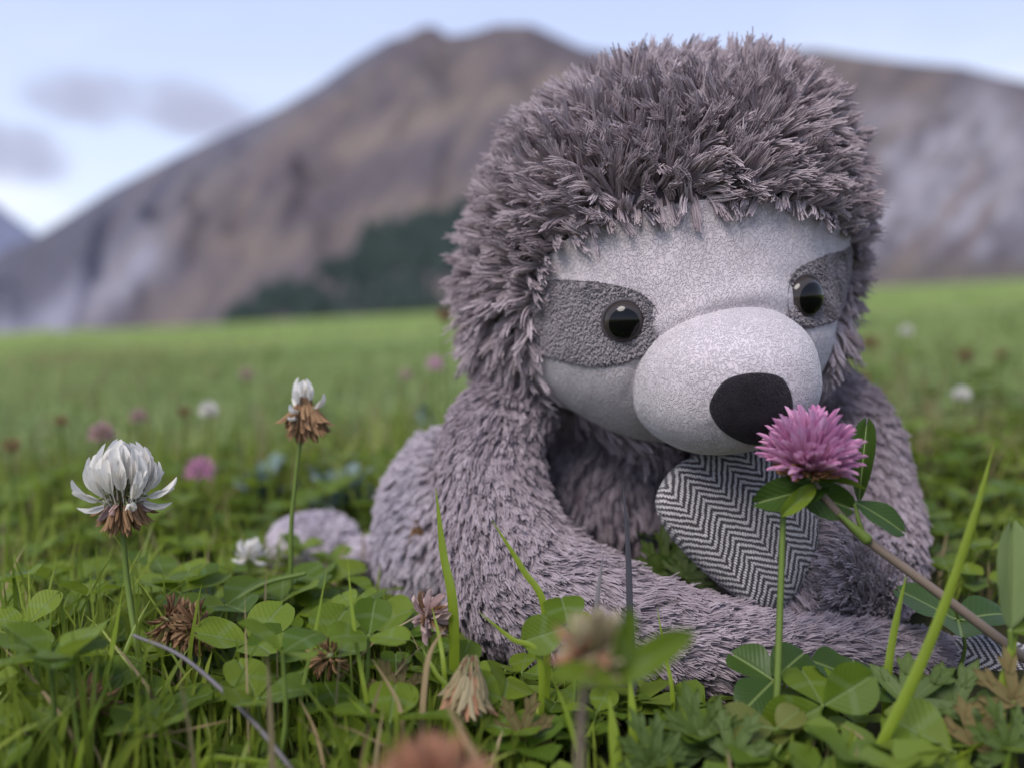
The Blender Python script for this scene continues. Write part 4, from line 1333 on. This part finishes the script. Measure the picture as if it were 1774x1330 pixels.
for lab, pts, w in (
        ('long thin green blade at the far left edge', [(75, 1290, 21.5), (62, 1150, 22), (30, 1010, 22.6)], 13),
        ('light green blade beside the white clover stem', [(180, 1200, 22.5), (196, 1110, 22.8), (214, 1010, 23)], 13),
        ('bright blade in the lower left corner', [(85, 1350, 20.5), (110, 1250, 20.7), (118, 1190, 21)], 18),
        ('second bright blade in the lower left corner leaning right', [(130, 1350, 20.4), (150, 1270, 20.6), (200, 1150, 21)], 14),
        ('thin upright blade in front of the grey foot', [(640, 1250, 22), (615, 1100, 22.4), (602, 968, 22.8)], 9),
        ('thin blade leaning right left of the leg', [(520, 1220, 22), (545, 1100, 22.6), (566, 985, 23)], 8),
        ('pale broad blade leaning left below the elbow', [(690, 1335, 20.6), (655, 1265, 20.8), (602, 1205, 21)], 17),
        ('long flat blade lying in the bottom left', [(350, 1325, 20), (420, 1316, 20), (500, 1325, 20)], 13),
        ('pale blade standing under the blurred flower head', [(1070, 1345, 20.2), (1063, 1270, 20.4), (1055, 1205, 20.6)], 24),
        ('green blade standing right of the blurred flower head', [(1100, 1345, 20.8), (1096, 1240, 21), (1090, 1160, 21.2)], 20),
        ('pale blade leaning left in the middle foreground', [(1010, 1345, 20.6), (985, 1245, 20.9), (958, 1175, 21.2)], 11),
        ('thin blade beside the withered pink flower', [(770, 1180, 22.6), (762, 1110, 22.9), (748, 1050, 23.2)], 9),
        ('slanting green blade below the withered pink flower', [(785, 1215, 22), (755, 1165, 22.2), (730, 1120, 22.5)], 10),
        ('thin blade arching over the right corner leaves', [(1590, 1350, 20.3), (1680, 1300, 20.4), (1774, 1240, 20.6)], 10),
        ('short blade left of the fallen brown flower heads', [(205, 1180, 24), (228, 1100, 24.4), (262, 1035, 25)], 9)):
    blade(lab, pts, w, g)

# ------------------------------------------------------------------ flowers
def floret_mesh(L, W, kind, seed):
    """one pea flower: folded standard, two wings, calyx; grows along +Y from the origin"""
    r = np.random.default_rng(seed); s = Shape()
    def petal(l, w, fold, bend, y0, xoff=0.0, roll=0.0, pointed=0.62, tipw=0.45 if kind == 'dry' else 0.8):
        t = np.linspace(0, 1, 8); u = np.array([-1, -0.5, 0, 0.5, 1.0])
        pr = np.sin(np.pi * np.clip(t * 0.8 + 0.06, 0, 1)) ** pointed; pr[-1] *= tipw
        x = w / 2 * pr[:, None] * u; y = y0 + l * t[:, None] - 0.05 * l * np.abs(u) * t[:, None]
        z = np.abs(x) * fold + bend * t[:, None] ** 2 * l
        x2 = x * math.cos(roll) - z * math.sin(roll) + xoff; z2 = x * math.sin(roll) + z * math.cos(roll)
        s.add(np.stack([x2, y + 0 * x, z2 + 0 * x], -1).reshape(-1, 3), grid_faces(8, 5), 0)
    if kind == 'fresh':
        petal(L, W, -1.0, 0.26 + r.uniform(-.08, .1), 0.0)
        petal(L * 0.72, W * 0.5, -0.6, -0.12, 0.05, 0.05 * W, 0.9)
        petal(L * 0.72, W * 0.5, -0.6, -0.12, 0.05, -0.05 * W, -0.9)
    elif kind == 'narrow':
        petal(L, W, -1.3, 0.08 + r.uniform(-.12, .12), 0.0, 0, r.uniform(-.3, .3), 0.45)
        petal(L * 0.8, W * 0.55, -0.8, -0.1, 0.0, 0.06 * W, 1.0, 0.5)
        petal(L * 0.8, W * 0.55, -0.8, -0.1, 0.0, -0.06 * W, -1.0, 0.5)
    else:                       # withered: crumpled and narrow
        petal(L, W, -1.6, r.uniform(-.15, .2), 0.0, 0, r.uniform(-.5, .5), 0.5)
        petal(L * 0.85, W * 0.6, -1.4, r.uniform(-.2, .1), 0.0, 0.03, r.uniform(.4, 1.2), 0.6)
        petal(L * 0.7, W * 0.6, -1.4, r.uniform(-.2, .1), 0.0, -0.03, -r.uniform(.4, 1.2), 0.6)
    cv, cf, _ = tube(np.array([[0, -0.16 * L, 0], [0, 0.0, 0], [0, 0.2 * L, 0], [0, 0.36 * L, 0]]), np.array([0.05, 0.11, 0.17, 0.13]) * W * 1.15, 6, False)
    s.add(cv, cf, 1)
    pv, pf, _ = tube(np.array([[0, -0.5 * L, 0], [0, -0.14 * L, 0]]), 0.022, 4, False)
    s.add(pv, pf, 1)
    return s.mesh('floret')
FLO = {}
for key, L, W, kind, mm in (('white', 1.0, 0.38, 'fresh', (M['petal_white'], M['calyx'])), ('brown', 0.85, 0.17, 'dry', (M['petal_brown'], M['calyx_tan'])),
                            ('pink', 1.0, 0.155, 'narrow', (M['petal_pink'], M['calyx_red'])), ('cream', 0.9, 0.26, 'dry', (M['petal_blush'], M['calyx'])),
                            ('beige', 0.9, 0.22, 'dry', (M['petal_beige'], M['calyx'])), ('russet', 0.9, 0.19, 'dry', (M['petal_russet'], M['calyx_tan'])), ('bud', 0.5, 0.16, 'dry', (M['calyx_tan'], M['calyx_red']))):
    FLO[key] = [proto('floret', floret_mesh(L, W, kind, 10 * len(FLO) + q), mm) for q in range(4)]

def flower(name, label, cat, px, py, d, rings, axis, stem_pts, stem_r, stem_m, core=0.25, group=None, seed=1, ground=True, gap=None):
    """rings: (elevation from, to, count, key, start radius, size); a floret is a part of its own"""
    r = np.random.default_rng(seed)
    c = P(px, py, d); A = frame(norm(axis), FW)            # columns x, axis, z
    pts = [P(*q) for q in stem_pts]
    base = pts[-1].copy()
    if ground: base[2] = float(G(base[0], base[1])) - 0.2; pts = pts[:-1] + [base]
    t = empty(name, base, label, cat, group)
    path = spline([c] + pts, 26)
    link('stem', tube_mesh('stem', path - base, np.linspace(stem_r * 0.85, stem_r * 1.15, 26), 8), t, stem_m)
    # green heart the florets sit on
    ped = Shape()
    a = np.linspace(0.05, math.pi - 0.05, 8)[:, None]; b = np.linspace(0, 6.283, 10, endpoint=False)[None]
    q = np.stack([np.sin(a) * np.cos(b), np.cos(a) + 0 * b, np.sin(a) * np.sin(b)], -1).reshape(-1, 3) * core
    link('receptacle', mk('receptacle', q @ A.T + c - base, grid_faces(8, 10, True)), t, M['calyx'])
    for ring in rings:
        e0, e1, n, key, r0, sz = ring[:6]
        b0, b1 = ring[6:8] if len(ring) > 6 else (None, None)
        for i in range(n):
            k = min(1, max(0, (i + 0.5) / n + r.uniform(-.06, .06)))
            e = R(e0 + (e1 - e0) * k); eb = e if b0 is None else R(b0 + (b1 - b0) * k)
            az = i * 2.399963 + r.uniform(-.2, .2) + seed
            o = A[:, 0] * math.cos(az) + A[:, 2] * math.sin(az)
            if gap is not None and o @ TOCAM > 0.8 and ((key == 'pink') == (math.degrees(e) < gap)): continue
            y = norm(o * math.cos(e) + A[:, 1] * math.sin(e) + r.normal(0, 0.06, 3))
            z = -o * math.sin(e) + A[:, 1] * math.cos(e)
            st = c - base + norm(o * math.cos(eb) + A[:, 1] * math.sin(eb)) * r0
            part_copy(FLO[key][int(r.integers(4))], t, st, y, z if key != 'pink' else -z, sz * r.uniform(0.85, 1.1))
            if b0 is not None:
                pv, pf, _ = tube(np.array([c - base, st * 0.5 + (c - base) * 0.5 + A[:, 1] * 0.04, st]), 0.035, 4, False)
                ped.add(pv, pf)
    if ped.n: link('pedicels', ped.mesh('pedicels'), t, M['calyx'])
    return t

def extra_leaf(parent, base, p0, p1, nrm, wide, m, k, stalk=None):
    """a leaflet from p0 (its base) to p1 (its tip), given as picture points with depth"""
    a = P(*p0); b = P(*p1); L = np.linalg.norm(b - a)
    o = part_copy(leaflet_of(k, m), parent, a - base, b - a, nrm, (wide, L, L))
    return o

flower('white_clover', 'tall white clover flower with a skirt of brown withered florets, nearest at left', 'flower', 213, 858, 25.0,
       [(78, 90, 10, 'white', 0.55, 1.0, 55, 88), (56, 86, 24, 'white', 0.62, 0.98, 10, 52), (30, 58, 6, 'white', 0.74, 0.86, -2, 12), (-12, 4, 4, 'white', 0.6, 0.72, -24, -12), (-40, -15, 7, 'cream', 0.35, 0.6, -30, -20), (-84, -46, 54, 'brown', 0.46, 0.84, -62, -20)],
       UP + TOCAM * 0.12, [(214, 930, 25.0), (222, 1020, 25.0), (240, 1130, 24.6), (275, 1260, 24.0)], 0.085, M['stem'], 0.16, None, 3)
flower('white_clover', 'small clover flower mostly withered brown with a white tuft on top, above the grey foot', 'flower', 528, 712, 29.0,
       [(62, 88, 6, 'white', 0.42, 0.66, 40, 85), (10, 40, 3, 'white', 0.5, 0.6, 0, 20), (-15, 5, 2, 'white', 0.5, 0.55, -20, 0), (-86, -40, 66, 'brown', 0.34, 1.05, -30, 50)],
       UP + TOCAM * 0.08, [(520, 765, 29), (510, 850, 29), (504, 940, 29), (502, 1060, 29)], 0.07, M['stem'], 0.14, None, 5)
rc = flower('red_clover', 'pink clover flower in front of the black nose of the sloth', 'flower', 1403, 812, 23.2,
       [(60, 90, 52, 'pink', 0.5, 1.18, 40, 88), (42, 72, 76, 'pink', 0.46, 1.1, 20, 55), (20, 50, 80, 'pink', 0.42, 1.02, 5, 30), (10, 26, 36, 'pink', 0.36, 0.96, 0, 10), (0, 40, 44, 'bud', 0.28, 1.35, 0, 35)],
       UP + TOCAM * 0.28, [(1412, 838, 23.2), (1445, 880, 23.2), (1490, 925, 23.1), (1560, 978, 23.0), (1660, 1052, 22.8), (1760, 1128, 22.6), (1840, 1190, 22.4)], 0.12, M['stem_brown'], 0.32, None, 7, False, 26)
RB = np.array(rc.location) / S
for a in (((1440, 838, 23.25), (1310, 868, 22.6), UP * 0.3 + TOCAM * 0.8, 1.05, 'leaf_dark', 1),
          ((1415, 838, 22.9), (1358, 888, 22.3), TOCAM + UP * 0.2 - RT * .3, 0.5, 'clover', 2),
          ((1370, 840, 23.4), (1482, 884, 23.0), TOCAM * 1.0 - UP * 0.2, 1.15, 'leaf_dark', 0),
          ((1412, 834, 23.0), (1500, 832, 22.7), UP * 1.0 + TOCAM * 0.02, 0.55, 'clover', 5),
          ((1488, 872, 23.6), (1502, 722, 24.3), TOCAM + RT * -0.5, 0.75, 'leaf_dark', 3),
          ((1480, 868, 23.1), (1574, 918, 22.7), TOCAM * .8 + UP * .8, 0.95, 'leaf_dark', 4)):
    extra_leaf(rc, RB, a[0], a[1], a[2], a[3], M[a[4]], a[5])
def big_leaf():
    b = P(1752, 1180, 21.8); b[2] = float(G(b[0], b[1])) - 0.1; h = P(1750, 1092, 21.6)
    t = empty('clover_leaf', b, 'big half folded clover leaf standing at the right edge', 'clover leaf')
    link('stalk', tube_mesh('stalk', spline([b - b, (h - b) * .5 + np.array([.1, 0, 0]), h - b], 8), 0.07, 6), t, M['stem'])
    extra_leaf(t, b, (1750, 1092, 21.6), (1756, 902, 21.2), TOCAM - RT * .2, 1.12, M['clover_pale'], 3)
    extra_leaf(t, b, (1752, 1094, 21.6), (1850, 1085, 21.0), UP + TOCAM * .6, 0.9, M['clover'], 1)
big_leaf()
lp = spline([P(1500, 932, 23.05) - RB, P(1487, 900, 23.0) - RB, P(1478, 868, 23.1) - RB, P(1440, 838, 23.2) - RB], 10)
link('leaf_stalk', tube_mesh('leaf_stalk', lp, 0.06, 6), rc, M['stem'])
sh = spline([P(1500, 932, 22.95) - RB, P(1478, 912, 22.95) - RB, P(1456, 892, 23.0) - RB], 8)
link('sheath', tube_mesh('sheath', sh, np.linspace(0.16, 0.06, 8), 7), rc, M['stem'])
blade('straight green flower stalk rising under the pink clover', [(1345, 1235, 22.4), (1350, 1090, 22.7), (1354, 980, 22.9), (1357, 888, 23.0)], 13, M['stem'], 'flower_stalk', True, True, 'flower stalk')

# withered heads low in the grass
flower('withered_clover', 'brown withered clover head lying among the leaves left of the pale stalk', 'withered flower', 292, 1072, 25.6,
       [(-80, 25, 80, 'brown', 0.3, 0.62)], UP * .4 - RT * .8, [(300, 1110, 25.8), (300, 1200, 26)], 0.05, M['stem'], 0.12, None, 11)
flower('withered_clover', 'second brown withered clover head touching the first on its right', 'withered flower', 345, 1085, 25.4,
       [(-80, 25, 80, 'brown', 0.3, 0.68)], UP * .3 + RT * .6, [(350, 1120, 25.8), (350, 1200, 26)], 0.05, M['stem'], 0.12, None, 12)
flower('withered_clover', 'small brown withered clover head below the white clover flower', 'withered flower', 160, 1212, 22.2,
       [(-80, 45, 50, 'brown', 0.25, 0.6)], UP * .5 + RT * .4, [(170, 1250, 22.3), (175, 1330, 22.4)], 0.05, M['stem'], 0.12, None, 13)
flower('withered_clover', 'faded cream clover head hanging down below the elbow', 'withered flower', 812, 1170, 22.0,
       [(-88, -62, 30, 'beige', 0.32, 0.95, -50, 30), (-88, -66, 10, 'russet', 0.3, 1.1, -40, 10)], UP + RT * .1, [(812, 1150, 22.1), (800, 1220, 22.3), (795, 1330, 22.4)], 0.05, M['stem'], 0.12, None, 14)
flower('withered_clover', 'withered pinkish clover head leaning against the sloth leg', 'withered flower', 742, 1066, 24.2,
       [(-30, 70, 20, 'cream', 0.1, 0.75), (-20, 50, 10, 'brown', 0.1, 0.85)], UP * .4 + RT * .8, [(735, 1110, 24.2), (745, 1220, 24.2)], 0.05, M['stem'], 0.12, None, 15)
flower('withered_clover', 'brown withered clover head lying left of the sloth leg', 'withered flower', 572, 1135, 23.6,
       [(-80, 45, 40, 'brown', 0.25, 0.5)], UP * .3 + RT * .9, [(565, 1160, 23.6), (560, 1260, 23.6)], 0.045, M['stem'], 0.1, None, 16)
bf = flower('withered_clover', 'pale out of focus clover head close to the viewer in front of the arm', 'withered flower', 1030, 1120, 15.6,
       [(-40, 80, 36, 'beige', 0.2, 0.62), (-60, 30, 18, 'russet', 0.2, 0.66)], UP + RT * .2, [(1015, 1180, 15.6), (1005, 1290, 15.6), (1000, 1400, 15.6)], 0.08, M['stem_brown'], 0.14, None, 17)
BB = np.array(bf.location) / S
for a in (((1030, 1200, 15.4), (1200, 1092, 14.9), UP * .7 + TOCAM, 0.62, 'clover', 1), ((1050, 1170, 15.3), (1098, 1060, 15.0), TOCAM + RT * .6, 0.55, 'clover', 2), ((1080, 1190, 15.0), (950, 1165, 14.9), UP + TOCAM, 0.5, 'clover', 3)):
    extra_leaf(bf, BB, a[0], a[1], a[2], a[3], M[a[4]], a[5])
flower('withered_clover', 'russet blurred clover head rising into the bottom edge of the picture', 'withered flower', 745, 1412, 12.6,
       [(0, 85, 60, 'russet', 0.5, 0.72), (-50, 20, 16, 'beige', 0.4, 0.7)], UP, [(745, 1420, 12.6), (745, 1800, 12.6)], 0.08, M['stem_brown'], 0.2, None, 18)
flower('white_clover', 'low half hidden white clover flower beside the grey foot', 'flower', 432, 965, 33.0,
       [(20, 85, 16, 'white', 0.2, 0.55), (-30, 20, 8, 'white', 0.2, 0.5)], UP + RT * .3, [(432, 1000, 33), (432, 1080, 33)], 0.05, M['stem'], 0.12, None, 19)
def dried_floret():
    c = P(722, 920, 31.35); n = norm(TOCAM - RT * .3)
    t = empty('dried_floret', c, 'single small brown dried floret caught in the fur of the leg', 'dried floret')
    for k in range(3):
        part_copy(FLO['brown'][k], t, np.array([0.1 * (k - 1), 0, 0.15]), np.array([0.25 * (k - 1), 0.1, -1.0]), n, 0.75)
        t.children[k].name = 'petal'
dried_floret()

# ------------------------------------------------------------------ flowers further off: a head and a stem each
def far_flower(label, px, py, d, R_cm, keys, dome=True, lean=0.0, seed=0, group=None, stem_m=None):
    r = np.random.default_rng(seed)
    R_cm *= 0.82
    c = P(px, py, d); gz = float(G(c[0] - lean, c[1]))
    base = np.array([c[0] - lean, c[1], gz - 0.2])
    nm = 'red_clover' if keys[0] == 'pink' else 'white_clover' if keys[0] in ('white', 'cream') else 'withered_clover'
    t = empty(nm, base, label, 'flower' if keys[0] != 'brown' else 'withered flower', group)
    link('stem', tube_mesh('stem', spline([base - base, (c - base) * 0.55 + np.array([-lean * .2, 0, 0]), c - base], 10), 0.09, 5), t, stem_m or M['stem'])
    V = []; Fa = []; mi = []; n0 = 0
    mats = []
    for k in keys:
        for m in FLO[k][0].data.materials: mats.append(m)
    for i in range(46):
        ki = 0 if i % 4 or len(keys) == 1 else 1
        src = FLO[keys[ki]][i % 4].data
        vv = np.array([x.co[:] for x in src.vertices]) / S
        e = math.asin(-0.6 + 1.59 * (i + .5) / 46) if dome else math.asin(-0.9 + 1.7 * (i + .5) / 46); az = i * 2.4
        y = np.array([math.cos(az) * math.cos(e), math.sin(az) * math.cos(e), math.sin(e)]); z = np.array([-math.cos(az) * math.sin(e), -math.sin(az) * math.sin(e), math.cos(e)])
        m = frame(y, z)
        sz = R_cm * r.uniform(0.6, 0.72) * (1.0 if keys[0] == 'pink' else 1.0)
        V.append((vv * sz) @ m.T + y * R_cm * 0.38 + (c - base))
        for p in src.polygons: Fa.append([q + n0 for q in p.vertices]); mi.append(2 * ki + p.material_index)
        n0 += len(vv)
    me = mk('flower_head', np.vstack(V), Fa, S, None, True, mi)
    link('flower_head', me, t, mats)
    return t
for i, a in enumerate((
        ('blurred pink clover flower standing behind the white clover at left', 347, 815, 43, 0.95, ('pink',), True, 0.6),
        ('blurred pink clover flower left of the sloth cheek', 755, 632, 66, 0.95, ('pink',), True, 0.2),
        ('blurred pale clover flower just above the white clover', 176, 752, 42, 0.8, ('cream', 'white'), True, 0.3),
        ('blurred white clover flower in the middle distance right of the small red brown one', 361, 712, 50, 0.7, ('white', 'cream'), True, 0.2),
        ('small red brown withered clover beside the blurred white one', 319, 712, 52, 0.55, ('brown',), False, 0.2),
        ('faint pale clover flower far out above the half withered clover', 428, 650, 75, 0.8, ('cream', 'white'), True, 0.2),
        ('tall red brown withered clover against the forest by the fur', 772, 545, 60, 0.85, ('brown',), False, 0.3),
        ('faint whitish clover flower left of the blurred pink one near the cheek', 703, 650, 68, 0.65, ('cream', 'white'), True, 0.1),
        ('rust brown withered clover right of the head below the cliffs', 1507, 592, 75, 1.0, ('brown',), False, 0.2),
        ('rust brown withered clover further right below the cliffs', 1672, 614, 78, 1.05, ('brown',), False, -0.2),
        ('small whitish clover flower far off between the two rust brown ones', 1570, 574, 88, 0.8, ('white', 'cream'), True, 0.2),
        ('white and brown clover flower in the meadow right of the shoulder', 1666, 684, 58, 0.72, ('white', 'brown'), True, 0.2),
        ('reddish withered clover just right of the sloth shoulder', 1494, 655, 60, 0.75, ('brown',), False, 0.1),
        ('dull brown withered clover near the right edge', 1735, 612, 90, 0.9, ('brown',), False, 0.1),
        ('faint red brown withered clover left of the pale flower at the left edge', 106, 728, 50, 0.55, ('brown',), False, 0.1),
        ('faint brown withered clover at the far left edge', 20, 770, 44, 0.6, ('brown',), False, 0.1),
        ('faint pale clover far out in the left meadow', 240, 722, 55, 0.7, ('cream', 'white'), True, 0.1))):
    far_flower(*a, seed=i)

# glaucous plants behind the foot
def blue_plant(label, px, py, d, n, L, seed):
    r = np.random.default_rng(seed)
    c = P(px, py, d); g0 = np.array([c[0], c[1], float(G(c[0], c[1]))])
    t = empty('leafy_plant', g0, label, 'plant')
    link('stem', tube_mesh('stem', np.array([[0, 0, 0], [0.05, 0, (c - g0)[2] * .5], [0, 0, (c - g0)[2]]]), 0.1, 5), t, M['stem'])
    for i in range(n):
        a = i * 2.4; e = r.uniform(0.3, 1.1)
        y = np.array([math.cos(a) * math.cos(e), math.sin(a) * math.cos(e), math.sin(e)])
        o = part_copy(leaflet_of(i, M['leaf_blue']), t, (c - g0) * r.uniform(0.2, 0.7), y, np.array([0, 0, 1.0]) - y * 0.4, (L * 0.45, L, L))
        o.name = 'leaf'
blue_plant('blurred blue grey leaved plant behind the small foot', 585, 828, 47, 14, 2.6, 1)
blue_plant('blurred blue grey leaved plant behind the half withered clover', 455, 812, 50, 12, 2.5, 2)
blue_plant('blurred blue grey leaved plant under the pink flower by the cheek', 748, 705, 64, 9, 2.4, 3)

# ------------------------------------------------------------------ the grass that nobody could count
def grass(name, n, d0, d1, h0, h1, wid, m, label, seed, power=2.0, lean=0.35, clear=True, extra=140):
    r = np.random.default_rng(seed)
    d = (r.uniform(0, 1, n) * (d1 ** power - d0 ** power) + d0 ** power) ** (1 / power)
    px = r.uniform(-extra, 1774 + extra, n)
    x = (px - 887) / F * d; y = d / math.cos(PITCH) - 0.0
    z = G(x, y)
    H = r.uniform(h0, h1, n) * (0.6 + 0.8 * vnoise(x / (d / 6 + 2), y / (d / 6 + 2), seed))
    keep = np.ones(n, bool)
    if clear:
        for i in range(n):
            if d[i] < 46:
                p = np.array([x[i], y[i], z[i] + 0.6])
                if inside_body(p, 0.15): keep[i] = False; continue
                lim = top_limit(px[i], d[i]) + r.uniform(-25, 90) - (r.uniform(0, 90) if px[i] < 430 else 0)
                H[i] = min(H[i], P(px[i], lim, d[i])[2] - z[i])
                if H[i] < 0.7: keep[i] = False
    x, y, z, H, d = x[keep], y[keep], z[keep], H[keep], d[keep]; n = len(x)
    az = r.uniform(0, 6.28, n); ln = r.uniform(0.05, 1, n) ** 1.5 * lean * 1.6
    tw = r.uniform(0, 6.28, n)
    W = wid * r.uniform(0.6, 1.3, n) * np.maximum(1, d / 110.0)
    t = np.array([0, 0.3, 0.62, 0.86, 1.0]); pr = np.array([0.75, 1.0, 0.8, 0.45, 0.0])
    bend = t ** 1.8
    cx = x[:, None] + np.cos(az)[:, None] * (ln * H)[:, None] * bend
    cy = y[:, None] + np.sin(az)[:, None] * (ln * H)[:, None] * bend
    cz = z[:, None] - 0.15 + H[:, None] * (t - 0.25 * ln[:, None] * t ** 3)
    sx = np.cos(tw)[:, None] * W[:, None] / 2 * pr; sy = np.sin(tw)[:, None] * W[:, None] / 2 * pr
    Lv = np.stack([cx - sx, cy - sy, cz], -1); Rv = np.stack([cx + sx, cy + sy, cz], -1)
    v = np.concatenate([np.stack([Lv[:, :4], Rv[:, :4]], 2).reshape(n, 8, 3), Lv[:, 4:5]], 1).reshape(-1, 3)
    b = np.arange(n)[:, None, None] * 9
    f = np.array([[0, 1, 3], [0, 3, 2], [2, 3, 5], [2, 5, 4], [4, 5, 7], [4, 7, 6], [6, 7, 8]])
    tone = np.repeat(np.clip(r.normal(0.45, 0.25, n) + (vnoise(x / 40, y / 40, 77) - 0.5) * 0.6, 0, 1), 9)
    me = mk(name, v, (f[None] + b).reshape(-1, 3), S, None, True, None, {'tone': tone})
    tag(link(name, me, None, m), label, 'grass', None, 'stuff')
grass('grass', 5200, 18.5, 62, 1.8, 5.4, 0.155, M['grass'], 'short green meadow grass around the sloth', 1, 2.0, 0.55)
grass('dry_grass', 1900, 18.5, 70, 1.5, 5.0, 0.12, M['grass_dry'], 'scattered dry straw among the green grass', 2, 2.0, 0.7)
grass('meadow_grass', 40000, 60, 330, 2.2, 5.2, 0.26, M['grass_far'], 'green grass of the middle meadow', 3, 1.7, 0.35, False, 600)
grass('short_grass', 1500, 18.2, 28, 1.2, 3.2, 0.17, M['grass'], 'short dense grass close to the viewer', 6)
grass('dry_meadow_grass', 8000, 60, 400, 2.5, 5.5, 0.2, M['grass_dry'], 'dry grass scattered in the middle meadow', 4, 1.5, 0.35, False, 500)
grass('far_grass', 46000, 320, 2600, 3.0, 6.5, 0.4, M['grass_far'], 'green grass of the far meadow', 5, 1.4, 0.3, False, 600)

def ground_cover():
    """low clover further back, too many and too blurred to pick apart"""
    r = np.random.default_rng(9); V = []; Fa = []; n0 = 0; T = []
    lv, lf, luv = leaflet_data(0.9, 0.25, 0.2, 0.0, 0.0, 1, 3, 2)
    for q in range(7250):
        d = (r.uniform(0, 1) * (260 ** 1.5 - 22 ** 1.5) + 22 ** 1.5) ** (1 / 1.5) if q < 7000 else r.uniform(18.3, 29); px = r.uniform(-500, 2280)
        x = (px - 887) / F * d; y = d
        z = float(G(x, y)); h = r.uniform(0.2, 0.9) if d < 29 else r.uniform(0.5, 1.5) if d < 50 else r.uniform(1.2, 3.2)
        if d < 46:
            if inside_body(np.array([x, y, z + 0.6]), 0.5): continue
            h = min(h, P(px, top_limit(px, d) + 15, d)[2] - z)
            if h < 0.3: continue
        a0 = r.uniform(0, 6.28); s = r.uniform(0.8, 1.25) * max(1, d / 140); tn = r.uniform(0, 1)
        tilt = r.normal(0, 0.25, 2)
        for k in range(3):
            a = a0 + k * 2.094; e = r.uniform(-.1, .5)
            yv = np.array([math.cos(a) * math.cos(e), math.sin(a) * math.cos(e), math.sin(e)])
            m = frame(yv, np.array([tilt[0] - math.cos(a) * math.sin(e), tilt[1] - math.sin(a) * math.sin(e), math.cos(e)]))
            V.append((lv * s) @ m.T + [x, y, z + h]); Fa.append(lf + n0); n0 += len(lv); T.append(np.full(len(lv), tn))
    me = mk('clover_ground_cover', np.vstack(V), np.vstack(Fa), S, None, True, None, {'tone': np.concatenate(T)})
    m = leafy('clover_cover', (0.075, 0.13, 0.012), (0.18, 0.24, 0.035), 0.28, 0.45, 0.3, False, None, False, (.1, .1, .1), True)
    tag(link('clover_ground_cover', me, None, m), 'low green clover covering the meadow floor', 'ground cover', None, 'stuff')
ground_cover()
print('clover leaves', n1, n2, 'objects', len(bpy.data.objects))
